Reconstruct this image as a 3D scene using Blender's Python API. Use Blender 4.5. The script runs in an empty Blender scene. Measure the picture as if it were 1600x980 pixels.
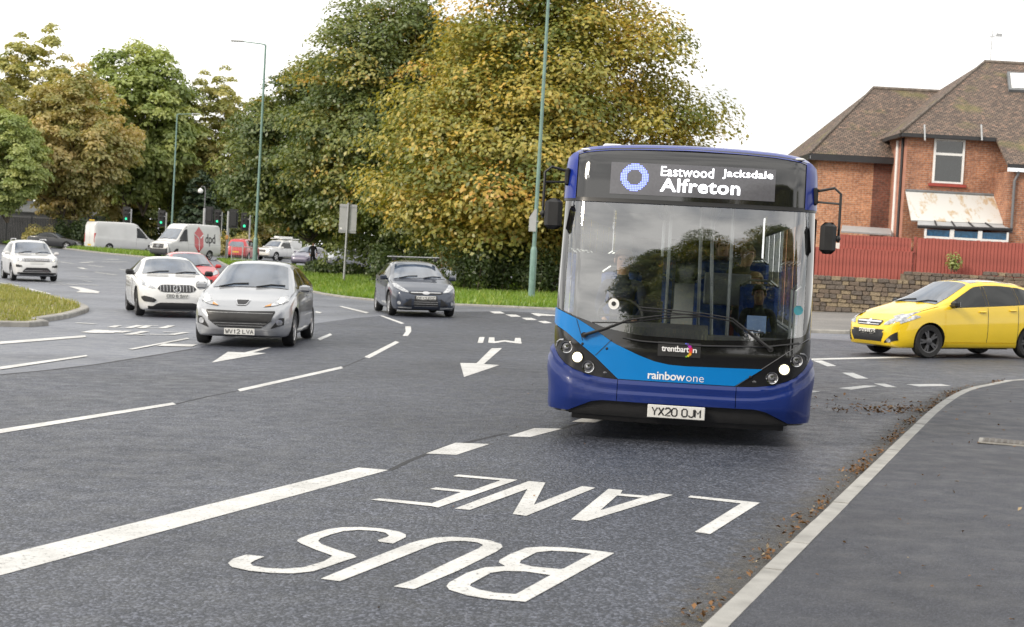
import bpy, bmesh, math, random
import numpy as np
from mathutils import Vector, Matrix
R_ = math.radians
SC = bpy.context.scene
COL = SC.collection
# ------------------------------------------------------------------ camera
CAM_H, FPX, PITCH, ROLL = 1.75, 2500.0, R_(2.105), R_(3.1)
cF = np.array([0, math.cos(PITCH), -math.sin(PITCH)])
cu0 = np.array([0, math.sin(PITCH), math.cos(PITCH)]); cr0 = np.array([1.0, 0, 0])
cR = math.cos(ROLL) * cr0 + math.sin(ROLL) * cu0
cU = math.cos(ROLL) * cu0 - math.sin(ROLL) * cr0
cam_d = bpy.data.cameras.new('camera'); cam = bpy.data.objects.new('camera', cam_d); COL.objects.link(cam)
cam.matrix_world = Matrix(((cR[0], cU[0], -cF[0], 0), (cR[1], cU[1], -cF[1], 0), (cR[2], cU[2], -cF[2], CAM_H), (0, 0, 0, 1)))
cam_d.sensor_width = 36.0; cam_d.lens = 36.0 * FPX / 1600; cam_d.clip_end = 3000; cam_d.clip_start = 0.1
cam_d.dof.use_dof = True; cam_d.dof.focus_distance = 15.5; cam_d.dof.aperture_fstop = 5.0
SC.camera = cam
# ------------------------------------------------------------------ world, sun, exposure
SUN_EL, SUN_AZ = R_(32), R_(232)        # azimuth clockwise from +Y (view direction): from behind the left shoulder
W = bpy.data.worlds.new('World'); SC.world = W; W.use_nodes = True
nt = W.node_tree; nt.nodes.clear()
o_ = nt.nodes.new('ShaderNodeOutputWorld'); bg = nt.nodes.new('ShaderNodeBackground'); bg.inputs[1].default_value = 0.1
sky = nt.nodes.new('ShaderNodeTexSky'); sky.sky_type = 'NISHITA'; sky.sun_disc = False
sky.sun_elevation = SUN_EL; sky.sun_rotation = SUN_AZ; sky.air_density = 1.2; sky.dust_density = 2.0
tc = nt.nodes.new('ShaderNodeTexCoord'); mp = nt.nodes.new('ShaderNodeMapping'); mp.inputs['Scale'].default_value = (1.6, 1.6, 5.0)
ns = nt.nodes.new('ShaderNodeTexNoise'); ns.inputs['Scale'].default_value = 1.7; ns.inputs['Detail'].default_value = 7; ns.inputs['Roughness'].default_value = 0.55
rp = nt.nodes.new('ShaderNodeValToRGB'); rp.color_ramp.elements[0].position = 0.33; rp.color_ramp.elements[1].position = 0.60
rp.color_ramp.elements[0].color = (5.3, 5.35, 5.4, 1); rp.color_ramp.elements[1].color = (10.9, 10.7, 10.3, 1)
rf = nt.nodes.new('ShaderNodeValToRGB'); rf.color_ramp.elements[0].position = 0.30; rf.color_ramp.elements[1].position = 0.45
rf.color_ramp.elements[0].color = (0.72, 0.72, 0.72, 1); rf.color_ramp.elements[1].color = (1, 1, 1, 1)
mx = nt.nodes.new('ShaderNodeMix'); mx.data_type = 'RGBA'
nt.links.new(tc.outputs['Generated'], mp.inputs[0]); nt.links.new(mp.outputs[0], ns.inputs['Vector'])
nt.links.new(ns.outputs[0], rp.inputs[0]); nt.links.new(ns.outputs[0], rf.inputs[0])
nt.links.new(rf.outputs[0], mx.inputs[0]); nt.links.new(sky.outputs[0], mx.inputs[6]); nt.links.new(rp.outputs[0], mx.inputs[7])
nt.links.new(mx.outputs[2], bg.inputs[0]); nt.links.new(bg.outputs[0], o_.inputs[0])
sd = bpy.data.lights.new('sun', 'SUN'); sd.energy = 1.5; sd.angle = R_(12); sd.color = (1.0, 0.89, 0.74)
so = bpy.data.objects.new('sun', sd); COL.objects.link(so); so.location = (-40, -40, 60)
sv = Vector((math.sin(SUN_AZ) * math.cos(SUN_EL), math.cos(SUN_AZ) * math.cos(SUN_EL), math.sin(SUN_EL)))
so.rotation_euler = sv.to_track_quat('Z', 'Y').to_euler()
SC.view_settings.view_transform = 'Standard'; SC.view_settings.look = 'None'
SC.view_settings.exposure = 0.76; SC.view_settings.gamma = 1.0; SC.view_settings.use_curve_mapping = False
SC.cycles.max_bounces = 8; SC.cycles.transparent_max_bounces = 16; SC.cycles.caustics_reflective = False; SC.cycles.caustics_refractive = False
SC.cycles.sample_clamp_indirect = 4.0; SC.cycles.use_denoising = True

# ------------------------------------------------------------------ terrain and pixel helpers
def smst(a, b, t):
    t = np.clip((t - a) / (b - a), 0, 1); return t * t * (3 - 2 * t)
def G(x, y):                                # the road falls gently to the left and levels out far away
    t = smst(65, 125, y); return 0.02 * np.clip(x, -20, 14) * (1 - t) + 0.1 * t
def ray(px, py): return cF + (px - 800) / FPX * cR - (py - 490) / FPX * cU
def gp(px, py, dz=0.0):                     # point of the ground seen at a pixel of the photograph
    d = ray(px, py); z = 0.0
    for i in range(60):
        t = (z + dz - CAM_H) / d[2]; x, y = d[0] * t, d[1] * t; z = .5 * z + .5 * float(G(x, y))
    return (x, y)
def at(px, py, Y):                          # point at distance Y seen at a pixel
    d = ray(px, py); t = Y / d[1]; return (d[0] * t, Y, CAM_H + d[2] * t)

# ------------------------------------------------------------------ materials
MATS = {}
def mat(name, col, rough=0.5, metal=0.0, coat=0.0, noise=0.12, nscale=6.0, bump=0.0, bscale=60.0, emit=None, es=1.0, ior=None, spec=None, obj=True):
    if name in MATS: return MATS[name]
    m = bpy.data.materials.new(name); m.use_nodes = True; n = m.node_tree; b = n.nodes['Principled BSDF']
    b.inputs['Roughness'].default_value = rough; b.inputs['Metallic'].default_value = metal
    b.inputs['Coat Weight'].default_value = coat; b.inputs['Coat Roughness'].default_value = 0.04
    if ior: b.inputs['IOR'].default_value = ior
    if spec is not None: b.inputs['Specular IOR Level'].default_value = spec
    t = n.nodes.new('ShaderNodeTexCoord'); z = n.nodes.new('ShaderNodeTexNoise'); z.inputs['Scale'].default_value = nscale; z.inputs['Detail'].default_value = 5
    n.links.new(t.outputs['Object'], z.inputs['Vector'])
    r = n.nodes.new('ShaderNodeValToRGB'); r.color_ramp.elements[0].position = 0.3; r.color_ramp.elements[1].position = 0.7
    c = np.array(col)
    r.color_ramp.elements[0].color = (*np.clip(c * (1 - noise), 0, 1), 1); r.color_ramp.elements[1].color = (*np.clip(c * (1 + noise), 0, 1), 1)
    n.links.new(z.outputs[0], r.inputs[0]); n.links.new(r.outputs[0], b.inputs['Base Color'])
    if bump:
        z2 = n.nodes.new('ShaderNodeTexNoise'); z2.inputs['Scale'].default_value = bscale; z2.inputs['Detail'].default_value = 3
        bp = n.nodes.new('ShaderNodeBump'); bp.inputs['Strength'].default_value = bump; bp.inputs['Distance'].default_value = 0.02
        n.links.new(t.outputs['Object'], z2.inputs['Vector']); n.links.new(z2.outputs[0], bp.inputs['Height']); n.links.new(bp.outputs[0], b.inputs['Normal'])
    if emit:
        b.inputs['Emission Color'].default_value = (*emit, 1); b.inputs['Emission Strength'].default_value = es
    MATS[name] = m; return m
def nodes_of(name):
    m = bpy.data.materials.new(name); m.use_nodes = True; MATS[name] = m; return m, m.node_tree, m.node_tree.nodes['Principled BSDF']
def N(n, typ, **kw):
    x = n.nodes.new(typ)
    for k, v in kw.items():
        if k in x.inputs: x.inputs[k].default_value = v
        else: setattr(x, k, v)
    return x
def ramp(n, src, stops):
    r = n.nodes.new('ShaderNodeValToRGB'); e = r.color_ramp.elements
    while len(e) < len(stops): e.new(0.5)
    for i, (p, c) in enumerate(stops): e[i].position = p; e[i].color = (*c, 1) if len(c) == 3 else c
    n.links.new(src, r.inputs[0]); return r.outputs[0]
def mixc(n, fac, a, b, blend='MIX'):
    x = n.nodes.new('ShaderNodeMix'); x.data_type = 'RGBA'; x.blend_type = blend
    for i, v in ((0, fac), (6, a), (7, b)):
        if hasattr(v, 'is_linked') or hasattr(v, 'links'): n.links.new(v, x.inputs[i])
        else: x.inputs[i].default_value = v if i == 0 else (*v, 1)
    return x.outputs[2]

def asphalt(name, dark, light, grain, rough, bump, speck=0.5):
    m, n, b = nodes_of(name)
    g = N(n, 'ShaderNodeNewGeometry'); P = g.outputs['Position']
    v = N(n, 'ShaderNodeTexVoronoi', Scale=grain); n.links.new(P, v.inputs['Vector'])
    sp = n.nodes.new('ShaderNodeSeparateColor'); n.links.new(v.outputs['Color'], sp.inputs[0])
    c1 = ramp(n, sp.outputs[0], [(0.0, dark), (0.55, tuple(np.array(dark) * 1.35)), (1.0, light)])
    big = N(n, 'ShaderNodeTexNoise', Scale=0.35, Detail=6.0); n.links.new(P, big.inputs['Vector'])
    mid = N(n, 'ShaderNodeTexNoise', Scale=4.0, Detail=4.0); n.links.new(P, mid.inputs['Vector'])
    c2 = mixc(n, 1.0, c1, ramp(n, big.outputs[0], [(0.3, (.70, .70, .71)), (0.5, (1, 1, 1)), (0.7, (1.24, 1.23, 1.21))]), 'MULTIPLY')
    c3 = mixc(n, 1.0, c2, ramp(n, mid.outputs[0], [(0.3, (.9, .9, .9)), (0.7, (1.1, 1.1, 1.1))]), 'MULTIPLY')
    n.links.new(c3, b.inputs['Base Color']); b.inputs['Roughness'].default_value = rough
    n.links.new(ramp(n, mid.outputs[0], [(0.3, (rough - .1,) * 3), (0.7, (rough + .12,) * 3)]), b.inputs['Roughness'])
    bp = N(n, 'ShaderNodeBump', Strength=bump, Distance=0.006); n.links.new(v.outputs['Distance'], bp.inputs['Height']); bp.invert = True
    n.links.new(bp.outputs[0], b.inputs['Normal']); return m
asphalt('asphalt_new', (.021, .0245, .034), (.138, .150, .190), 66, .50, 1.0)
asphalt('asphalt_old', (.096, .104, .126), (.21, .222, .258), 80, .48, .5)
asphalt('footway', (.019, .0215, .030), (.068, .073, .092), 110, .6, .6)
asphalt('paving', (.14, .135, .13), (.22, .21, .20), 40, .8, .3)
asphalt('gutter', (.075, .074, .071), (.18, .175, .165), 95, .85, .7)

def paint_mat():
    m, n, b = nodes_of('road_paint')
    g = N(n, 'ShaderNodeNewGeometry'); P = g.outputs['Position']
    a = N(n, 'ShaderNodeTexNoise', Scale=38.0, Detail=5.0); n.links.new(P, a.inputs['Vector'])
    w = N(n, 'ShaderNodeTexNoise', Scale=2.5, Detail=4.0); n.links.new(P, w.inputs['Vector'])
    c = ramp(n, a.outputs[0], [(0.30, (.10, .10, .11)), (0.35, (.50, .50, .49)), (0.48, (.64, .64, .63))])
    n.links.new(mixc(n, 1.0, c, ramp(n, w.outputs[0], [(.3, (.74, .74, .73)), (.6, (1, 1, 1))]), 'MULTIPLY'), b.inputs['Base Color'])
    b.inputs['Roughness'].default_value = .6
    v = N(n, 'ShaderNodeTexVoronoi', Scale=75.0); n.links.new(P, v.inputs['Vector'])
    bp = N(n, 'ShaderNodeBump', Strength=.35, Distance=0.005); bp.invert = True; n.links.new(v.outputs['Distance'], bp.inputs['Height']); n.links.new(bp.outputs[0], b.inputs['Normal'])
paint_mat()
def dirt_mat():
    m, n, b = nodes_of('gutter_dirt'); out = [x for x in n.nodes if x.type == 'OUTPUT_MATERIAL'][0]
    g = N(n, 'ShaderNodeNewGeometry'); P = g.outputs['Position']
    z = N(n, 'ShaderNodeTexNoise', Scale=9.0, Detail=7.0, Roughness=.7); n.links.new(P, z.inputs['Vector'])
    v = N(n, 'ShaderNodeTexVoronoi', Scale=95.0); n.links.new(P, v.inputs['Vector'])
    n.links.new(ramp(n, z.outputs[0], [(.3, (.06, .055, .045)), (.7, (.16, .15, .13))]), b.inputs['Base Color']); b.inputs['Roughness'].default_value = .9
    a = N(n, 'ShaderNodeAttribute', attribute_name='fade'); ad = N(n, 'ShaderNodeMath', operation='ADD'); n.links.new(a.outputs['Fac'], ad.inputs[0]); n.links.new(z.outputs[0], ad.inputs[1])
    f = ramp(n, ad.outputs[0], [(.70, (0, 0, 0)), (1.0, (1, 1, 1))]); f2 = ramp(n, v.outputs['Distance'], [(.15, (1, 1, 1)), (.6, (.3, .3, .3))])
    t = N(n, 'ShaderNodeBsdfTransparent'); ms = n.nodes.new('ShaderNodeMixShader'); n.links.new(mixc(n, 1.0, f, f2, 'MULTIPLY'), ms.inputs[0]); n.links.new(t.outputs[0], ms.inputs[1]); n.links.new(b.outputs[0], ms.inputs[2]); n.links.new(ms.outputs[0], out.inputs[0])
dirt_mat()

def brick_mat(name, c1, c2, mortar, sx=1.0):
    m, n, b = nodes_of(name)
    t = N(n, 'ShaderNodeTexCoord'); mpn = N(n, 'ShaderNodeMapping')
    uvs = n.nodes.new('ShaderNodeSeparateXYZ'); n.links.new(t.outputs['Object'], uvs.inputs[0])
    ad = N(n, 'ShaderNodeMath', operation='ADD'); n.links.new(uvs.outputs[0], ad.inputs[0]); n.links.new(uvs.outputs[1], ad.inputs[1])
    cb = n.nodes.new('ShaderNodeCombineXYZ'); n.links.new(ad.outputs[0], cb.inputs[0]); n.links.new(uvs.outputs[2], cb.inputs[1])
    br = N(n, 'ShaderNodeTexBrick', Scale=1.0); br.inputs['Color1'].default_value = (*c1, 1); br.inputs['Color2'].default_value = (*c2, 1); br.inputs['Mortar'].default_value = (*mortar, 1)
    br.inputs['Brick Width'].default_value = .225; br.inputs['Row Height'].default_value = .075; br.inputs['Mortar Size'].default_value = .009; br.inputs['Bias'].default_value = -.1
    n.links.new(cb.outputs[0], br.inputs['Vector'])
    z = N(n, 'ShaderNodeTexNoise', Scale=1.3, Detail=6.0); n.links.new(t.outputs['Object'], z.inputs['Vector'])
    z2 = N(n, 'ShaderNodeTexNoise', Scale=9.0, Detail=3.0); n.links.new(cb.outputs[0], z2.inputs['Vector'])
    c = mixc(n, 1.0, br.outputs[0], ramp(n, z.outputs[0], [(.3, (.72, .70, .70)), (.7, (1.18, 1.15, 1.1))]), 'MULTIPLY')
    c = mixc(n, 1.0, c, ramp(n, z2.outputs[0], [(.35, (.70, .68, .70)), (.6, (1.1, 1.1, 1.1))]), 'MULTIPLY')
    n.links.new(c, b.inputs['Base Color']); b.inputs['Roughness'].default_value = .85
    bp = N(n, 'ShaderNodeBump', Strength=.5, Distance=.008); bp.invert = True; n.links.new(br.outputs['Fac'], bp.inputs['Height']); n.links.new(bp.outputs[0], b.inputs['Normal'])
brick_mat('brick_red', (.48, .215, .115), (.34, .15, .09), (.40, .30, .24))
brick_mat('brick_orange', (.57, .275, .145), (.50, .22, .115), (.54, .41, .32))
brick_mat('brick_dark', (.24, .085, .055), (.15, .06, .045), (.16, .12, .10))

def tile_mat():
    m, n, b = nodes_of('roof_tile')
    t = N(n, 'ShaderNodeTexCoord'); O = t.outputs['UV']
    br = N(n, 'ShaderNodeTexBrick', Scale=1.0); br.inputs['Color1'].default_value = (.22, .17, .14, 1); br.inputs['Color2'].default_value = (.125, .10, .088, 1); br.inputs['Mortar'].default_value = (.022, .02, .018, 1)
    br.inputs['Brick Width'].default_value = .17; br.inputs['Row Height'].default_value = .105; br.inputs['Mortar Size'].default_value = .011
    n.links.new(O, br.inputs['Vector'])
    z = N(n, 'ShaderNodeTexNoise', Scale=.55, Detail=7.0); n.links.new(O, z.inputs['Vector'])
    z3 = N(n, 'ShaderNodeTexNoise', Scale=5.0, Detail=3.0); n.links.new(O, z3.inputs['Vector'])
    c = mixc(n, 1.0, br.outputs[0], ramp(n, z3.outputs[0], [(.3, (.7, .7, .7)), (.55, (1.1, 1.05, 1.0)), (.72, (1.9, 1.5, 1.3))]), 'MULTIPLY')
    c = mixc(n, ramp(n, z.outputs[0], [(.56, (0, 0, 0)), (.72, (.55, .55, .55))]), c, (.20, .20, .05))
    n.links.new(c, b.inputs['Base Color']); b.inputs['Roughness'].default_value = .9
    bp = N(n, 'ShaderNodeBump', Strength=.8, Distance=.02); bp.invert = True; n.links.new(br.outputs['Fac'], bp.inputs['Height']); n.links.new(bp.outputs[0], b.inputs['Normal'])
tile_mat()

def leaf_mat(name, stops, trans=.35):
    m, n, b = nodes_of(name); n.nodes.remove(b); out = [x for x in n.nodes if x.type == 'OUTPUT_MATERIAL'][0]
    a = N(n, 'ShaderNodeAttribute', attribute_name='tint')
    c = ramp(n, a.outputs['Fac'], stops)
    d = N(n, 'ShaderNodeBsdfDiffuse'); t = N(n, 'ShaderNodeBsdfTranslucent'); gl = N(n, 'ShaderNodeBsdfGlossy', Roughness=.45)
    n.links.new(c, d.inputs[0]); n.links.new(mixc(n, 1.0, c, (1.3, 1.25, .6), 'MULTIPLY'), t.inputs[0])
    m1 = n.nodes.new('ShaderNodeMixShader'); m1.inputs[0].default_value = trans; n.links.new(d.outputs[0], m1.inputs[1]); n.links.new(t.outputs[0], m1.inputs[2])
    m2 = n.nodes.new('ShaderNodeMixShader'); m2.inputs[0].default_value = .05; n.links.new(m1.outputs[0], m2.inputs[1]); n.links.new(gl.outputs[0], m2.inputs[2])
    n.links.new(m2.outputs[0], out.inputs[0])
leaf_mat('leaf_gold', [(0, (.10, .14, .025)), (.30, (.25, .26, .055)), (.55, (.42, .36, .075)), (.78, (.56, .40, .075)), (1, (.58, .29, .06))], .3)
leaf_mat('leaf_deep', [(0, (.075, .115, .04)), (.4, (.155, .20, .06)), (.7, (.26, .275, .07)), (.9, (.42, .33, .07)), (1, (.52, .30, .06))], .34)
leaf_mat('leaf_green', [(0, (.16, .22, .07)), (.5, (.32, .39, .125)), (1, (.52, .54, .20))], .35)
leaf_mat('leaf_brown', [(0, (.22, .25, .08)), (.4, (.39, .36, .14)), (.75, (.54, .44, .19)), (1, (.64, .50, .24))], .4)
leaf_mat('leaf_olive', [(0, (.24, .28, .09)), (.5, (.44, .43, .15)), (1, (.62, .54, .22))], .35)
leaf_mat('leaf_ever', [(0, (.02, .04, .02)), (1, (.055, .085, .04))], .1)
leaf_mat('leaf_hedge', [(0, (.04, .07, .024)), (.6, (.085, .13, .04)), (1, (.18, .20, .055))])
leaf_mat('grass_blade', [(0, (.10, .19, .02)), (.6, (.20, .32, .035)), (1, (.32, .38, .08))])
leaf_mat('grass_dry', [(0, (.17, .21, .04)), (.5, (.29, .30, .08)), (1, (.42, .38, .16))])
leaf_mat('litter', [(0, (.07, .035, .014)), (.5, (.17, .085, .03)), (.85, (.28, .14, .05)), (1, (.45, .38, .25))], .15)

mat('soil', (.075, .075, .035), .95, noise=.35, nscale=.8)
mat('turf', (.10, .14, .03), .95, noise=.35, nscale=1.2)
mat('turf_dry', (.17, .15, .06), .95, noise=.35, nscale=1.2)
mat('bark', (.085, .068, .05), .9, noise=.35, nscale=5, bump=.8, bscale=14)
mat('kerb', (.33, .325, .31), .8, noise=.22, nscale=5, bump=.2, bscale=90)
mat('kerb_grey', (.30, .29, .27), .85, noise=.25, nscale=4, bump=.3, bscale=50)
mat('iron', (.16, .15, .14), .65, .3, noise=.3, nscale=14, bump=.3)
mat('post_green', (.17, .275, .245), .45, noise=.15, nscale=3)
mat('galv', (.42, .43, .44), .45, .6, noise=.15, nscale=9)
mat('sign_grey', (.40, .41, .42), .5, noise=.08, nscale=5)
mat('black_plastic', (.018, .018, .019), .55, noise=.2, nscale=12, bump=.1, bscale=200)
mat('trim', (.012, .012, .013), .35, noise=.1)
mat('tyre', (.02, .02, .021), .85, noise=.3, nscale=20, bump=.3, bscale=80)
mat('bumper_grey', (.045, .047, .052), .6)
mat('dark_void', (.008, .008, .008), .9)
mat('rim_silver', (.5, .5, .51), .3, .8, noise=.1)
mat('rim_black', (.085, .085, .09), .3, .5)
mat('chrome', (.7, .7, .71), .12, 1.0, noise=.03)
mat('grille_dark', (.02, .02, .022), .4)
mat('car_glass', (.055, .075, .11), .04, coat=.6, ior=2.3, noise=.55, nscale=1.8)  # mottled blue-grey painted into the base colour to suggest uneven reflections
mat('lamp_glass', (.42, .43, .45), .12, .4, coat=1.0, noise=.55, nscale=14)
mat('side_glass', (.008, .010, .011), .03, coat=.0, ior=1.5, noise=.3, nscale=2)
mat('lamp_dark', (.16, .16, .17), .1, .6, coat=1.0, noise=.4, nscale=22)
mat('lamp_on', (.9, .88, .8), .2, emit=(1.0, .90, .62), es=2.2)
mat('lamp_glow', (.9, .88, .8), .2, emit=(1.0, .88, .55), es=.6)
mat('tail_red', (.45, .02, .015), .2, coat=.6)
mat('amber', (.6, .25, .03), .2, coat=.6)
mat('plate_white', (.72, .72, .70), .45, noise=.04)
mat('plate_yellow', (.75, .50, .04), .45, noise=.05)
mat('ink', (.015, .015, .017), .5)
mat('white_decal', (.85, .85, .86), .35, noise=.02)
def carpaint(name, col, metal=0.0, rough=.35): return mat(name, col, rough, metal, coat=1.0, noise=.035, nscale=2.0)
carpaint('paint_silver', (.38, .392, .415), .5, .32); carpaint('paint_white', (.66, .66, .655)); carpaint('paint_red', (.50, .02, .025))
carpaint('paint_navy', (.030, .040, .065), .35, .3); carpaint('paint_yellow', (.86, .595, .012)); carpaint('paint_black', (.012, .013, .015))
carpaint('paint_plum', (.12, .11, .16), .3); carpaint('paint_van', (.62, .62, .61)); carpaint('paint_dirty', (.62, .59, .53), 0, .5)
mat('bus_indigo', (.007, .023, .15), .32, coat=.45, noise=.06, spec=.3); mat('bus_blue', (.002, .195, .56), .32, coat=.3, noise=.03, spec=.3); mat('bus_royal', (.007, .026, .25), .32, coat=.4, noise=.05, spec=.3)
mat('gloss_black', (.010, .010, .011), .06, coat=1.0, noise=.1)
mat('bus_grey', (.30, .31, .32), .6, noise=.08)
mat('bus_floor', (.05, .05, .055), .8)
mat('bus_ceiling', (.55, .55, .54), .6)
mat('seat_blue', (.02, .06, .24), .85, noise=.3, nscale=25)
mat('seat_grey', (.05, .05, .055), .6)
mat('pole_grey', (.36, .37, .38), .3, .7)
mat('led_white', (.8, .8, .8), .4, emit=(.95, .96, 1.0), es=2.2)
mat('led_blue', (.1, .12, .6), .4, emit=(.22, .28, 1.0), es=1.8)
mat('display', (.10, .10, .115), .25, coat=.6, noise=.1, nscale=40)
mat('signal_green', (.02, .4, .2), .3, emit=(.05, 1.0, .45), es=.9)
mat('signal_red', (.5, .02, .02), .3, emit=(1.0, .06, .03), es=2.0)
mat('signal_off', (.04, .03, .025), .3)
mat('fence_red', (.33, .085, .066), .75, noise=.22, nscale=3.0, bump=.25, bscale=30)
mat('fence_dark', (.028, .03, .034), .8, noise=.3, nscale=2)
mat('upvc', (.80, .80, .79), .4, noise=.05)
mat('win_glass', (.02, .024, .026), .04, coat=.5, ior=1.6, noise=.2)
mat('win_blue', (.012, .075, .16), .15, noise=.4, nscale=9)
mat('fascia', (.03, .03, .033), .5)
mat('pipe', (.16, .16, .17), .5)
mat('return_lit_pink', (.46, .22, .16), .85, noise=.15, nscale=3)  # left return wall: its pinkish sunlit look is put into the base colour
mat('lead', (.17, .18, .19), .6, noise=.2)
mat('sill_red', (.32, .055, .04), .7)
mat('stone_a', (.20, .155, .12), .92, noise=.4, nscale=7, bump=.9, bscale=16)
mat('stone_b', (.29, .23, .155), .92, noise=.4, nscale=7, bump=.9, bscale=16)
mat('stone_c', (.15, .125, .105), .92, noise=.4, nscale=7, bump=.9, bscale=16)
mat('mortar', (.19, .155, .115), .95, noise=.3, nscale=8, bump=.6, bscale=20)
mat('skin', (.46, .26, .18), .55, noise=.06); mat('skin_dark', (.16, .08, .05), .55, noise=.06)
mat('hair_blond', (.36, .25, .11), .6, noise=.3, nscale=60); mat('hair_dark', (.018, .013, .01), .5, noise=.3, nscale=60); mat('hair_brown', (.13, .065, .03), .55, noise=.3, nscale=60)
mat('cloth_olive', (.10, .10, .055), .9); mat('cloth_maroon', (.10, .015, .025), .9); mat('cloth_black', (.014, .014, .017), .9); mat('cloth_blue', (.04, .08, .19), .9); mat('cloth_sky', (.25, .38, .52), .9); mat('cloth_navy', (.02, .025, .05), .9)
def rust_mat():
    m, n, b = nodes_of('rust_sheet'); t = N(n, 'ShaderNodeTexCoord'); mpn = N(n, 'ShaderNodeMapping'); mpn.inputs['Scale'].default_value = (2.2, 1.0, 1.0)
    n.links.new(t.outputs['Object'], mpn.inputs[0])
    z = N(n, 'ShaderNodeTexNoise', Scale=1.6, Detail=8.0, Roughness=.65); n.links.new(mpn.outputs[0], z.inputs['Vector'])
    n.links.new(ramp(n, z.outputs[0], [(.53, (.60, .60, .58)), (.62, (.50, .40, .28)), (.78, (.36, .20, .08))]), b.inputs['Base Color']); b.inputs['Roughness'].default_value = .6
rust_mat()
def glass_mat(name, tint, refl, rough=.0):
    m, n, b = nodes_of(name); n.nodes.remove(b); out = [x for x in n.nodes if x.type == 'OUTPUT_MATERIAL'][0]
    tr = N(n, 'ShaderNodeBsdfTransparent'); tr.inputs[0].default_value = (*tint, 1)
    gl = N(n, 'ShaderNodeBsdfGlossy', Roughness=rough); gl.inputs[0].default_value = (1, 1, 1, 1)
    lw = N(n, 'ShaderNodeLayerWeight', Blend=.5)
    pw = N(n, 'ShaderNodeMath', operation='POWER'); n.links.new(lw.outputs['Facing'], pw.inputs[0]); pw.inputs[1].default_value = 3.0
    ma = N(n, 'ShaderNodeMath', operation='MULTIPLY_ADD'); n.links.new(pw.outputs[0], ma.inputs[0]); ma.inputs[1].default_value = 1 - refl; ma.inputs[2].default_value = refl
    z = N(n, 'ShaderNodeTexNoise', Scale=1.4, Detail=2.0); t = N(n, 'ShaderNodeTexCoord'); n.links.new(t.outputs['Object'], z.inputs['Vector'])
    bp = N(n, 'ShaderNodeBump', Strength=.04, Distance=.05); n.links.new(z.outputs[0], bp.inputs['Height']); n.links.new(bp.outputs[0], gl.inputs['Normal'])
    mxs = n.nodes.new('ShaderNodeMixShader'); n.links.new(ma.outputs[0], mxs.inputs[0]); n.links.new(tr.outputs[0], mxs.inputs[1]); n.links.new(gl.outputs[0], mxs.inputs[2])
    n.links.new(mxs.outputs[0], out.inputs[0])
glass_mat('windscreen', (.90, .94, .94), .23)
glass_mat('bus_glass', (.78, .82, .81), .08)

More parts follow.
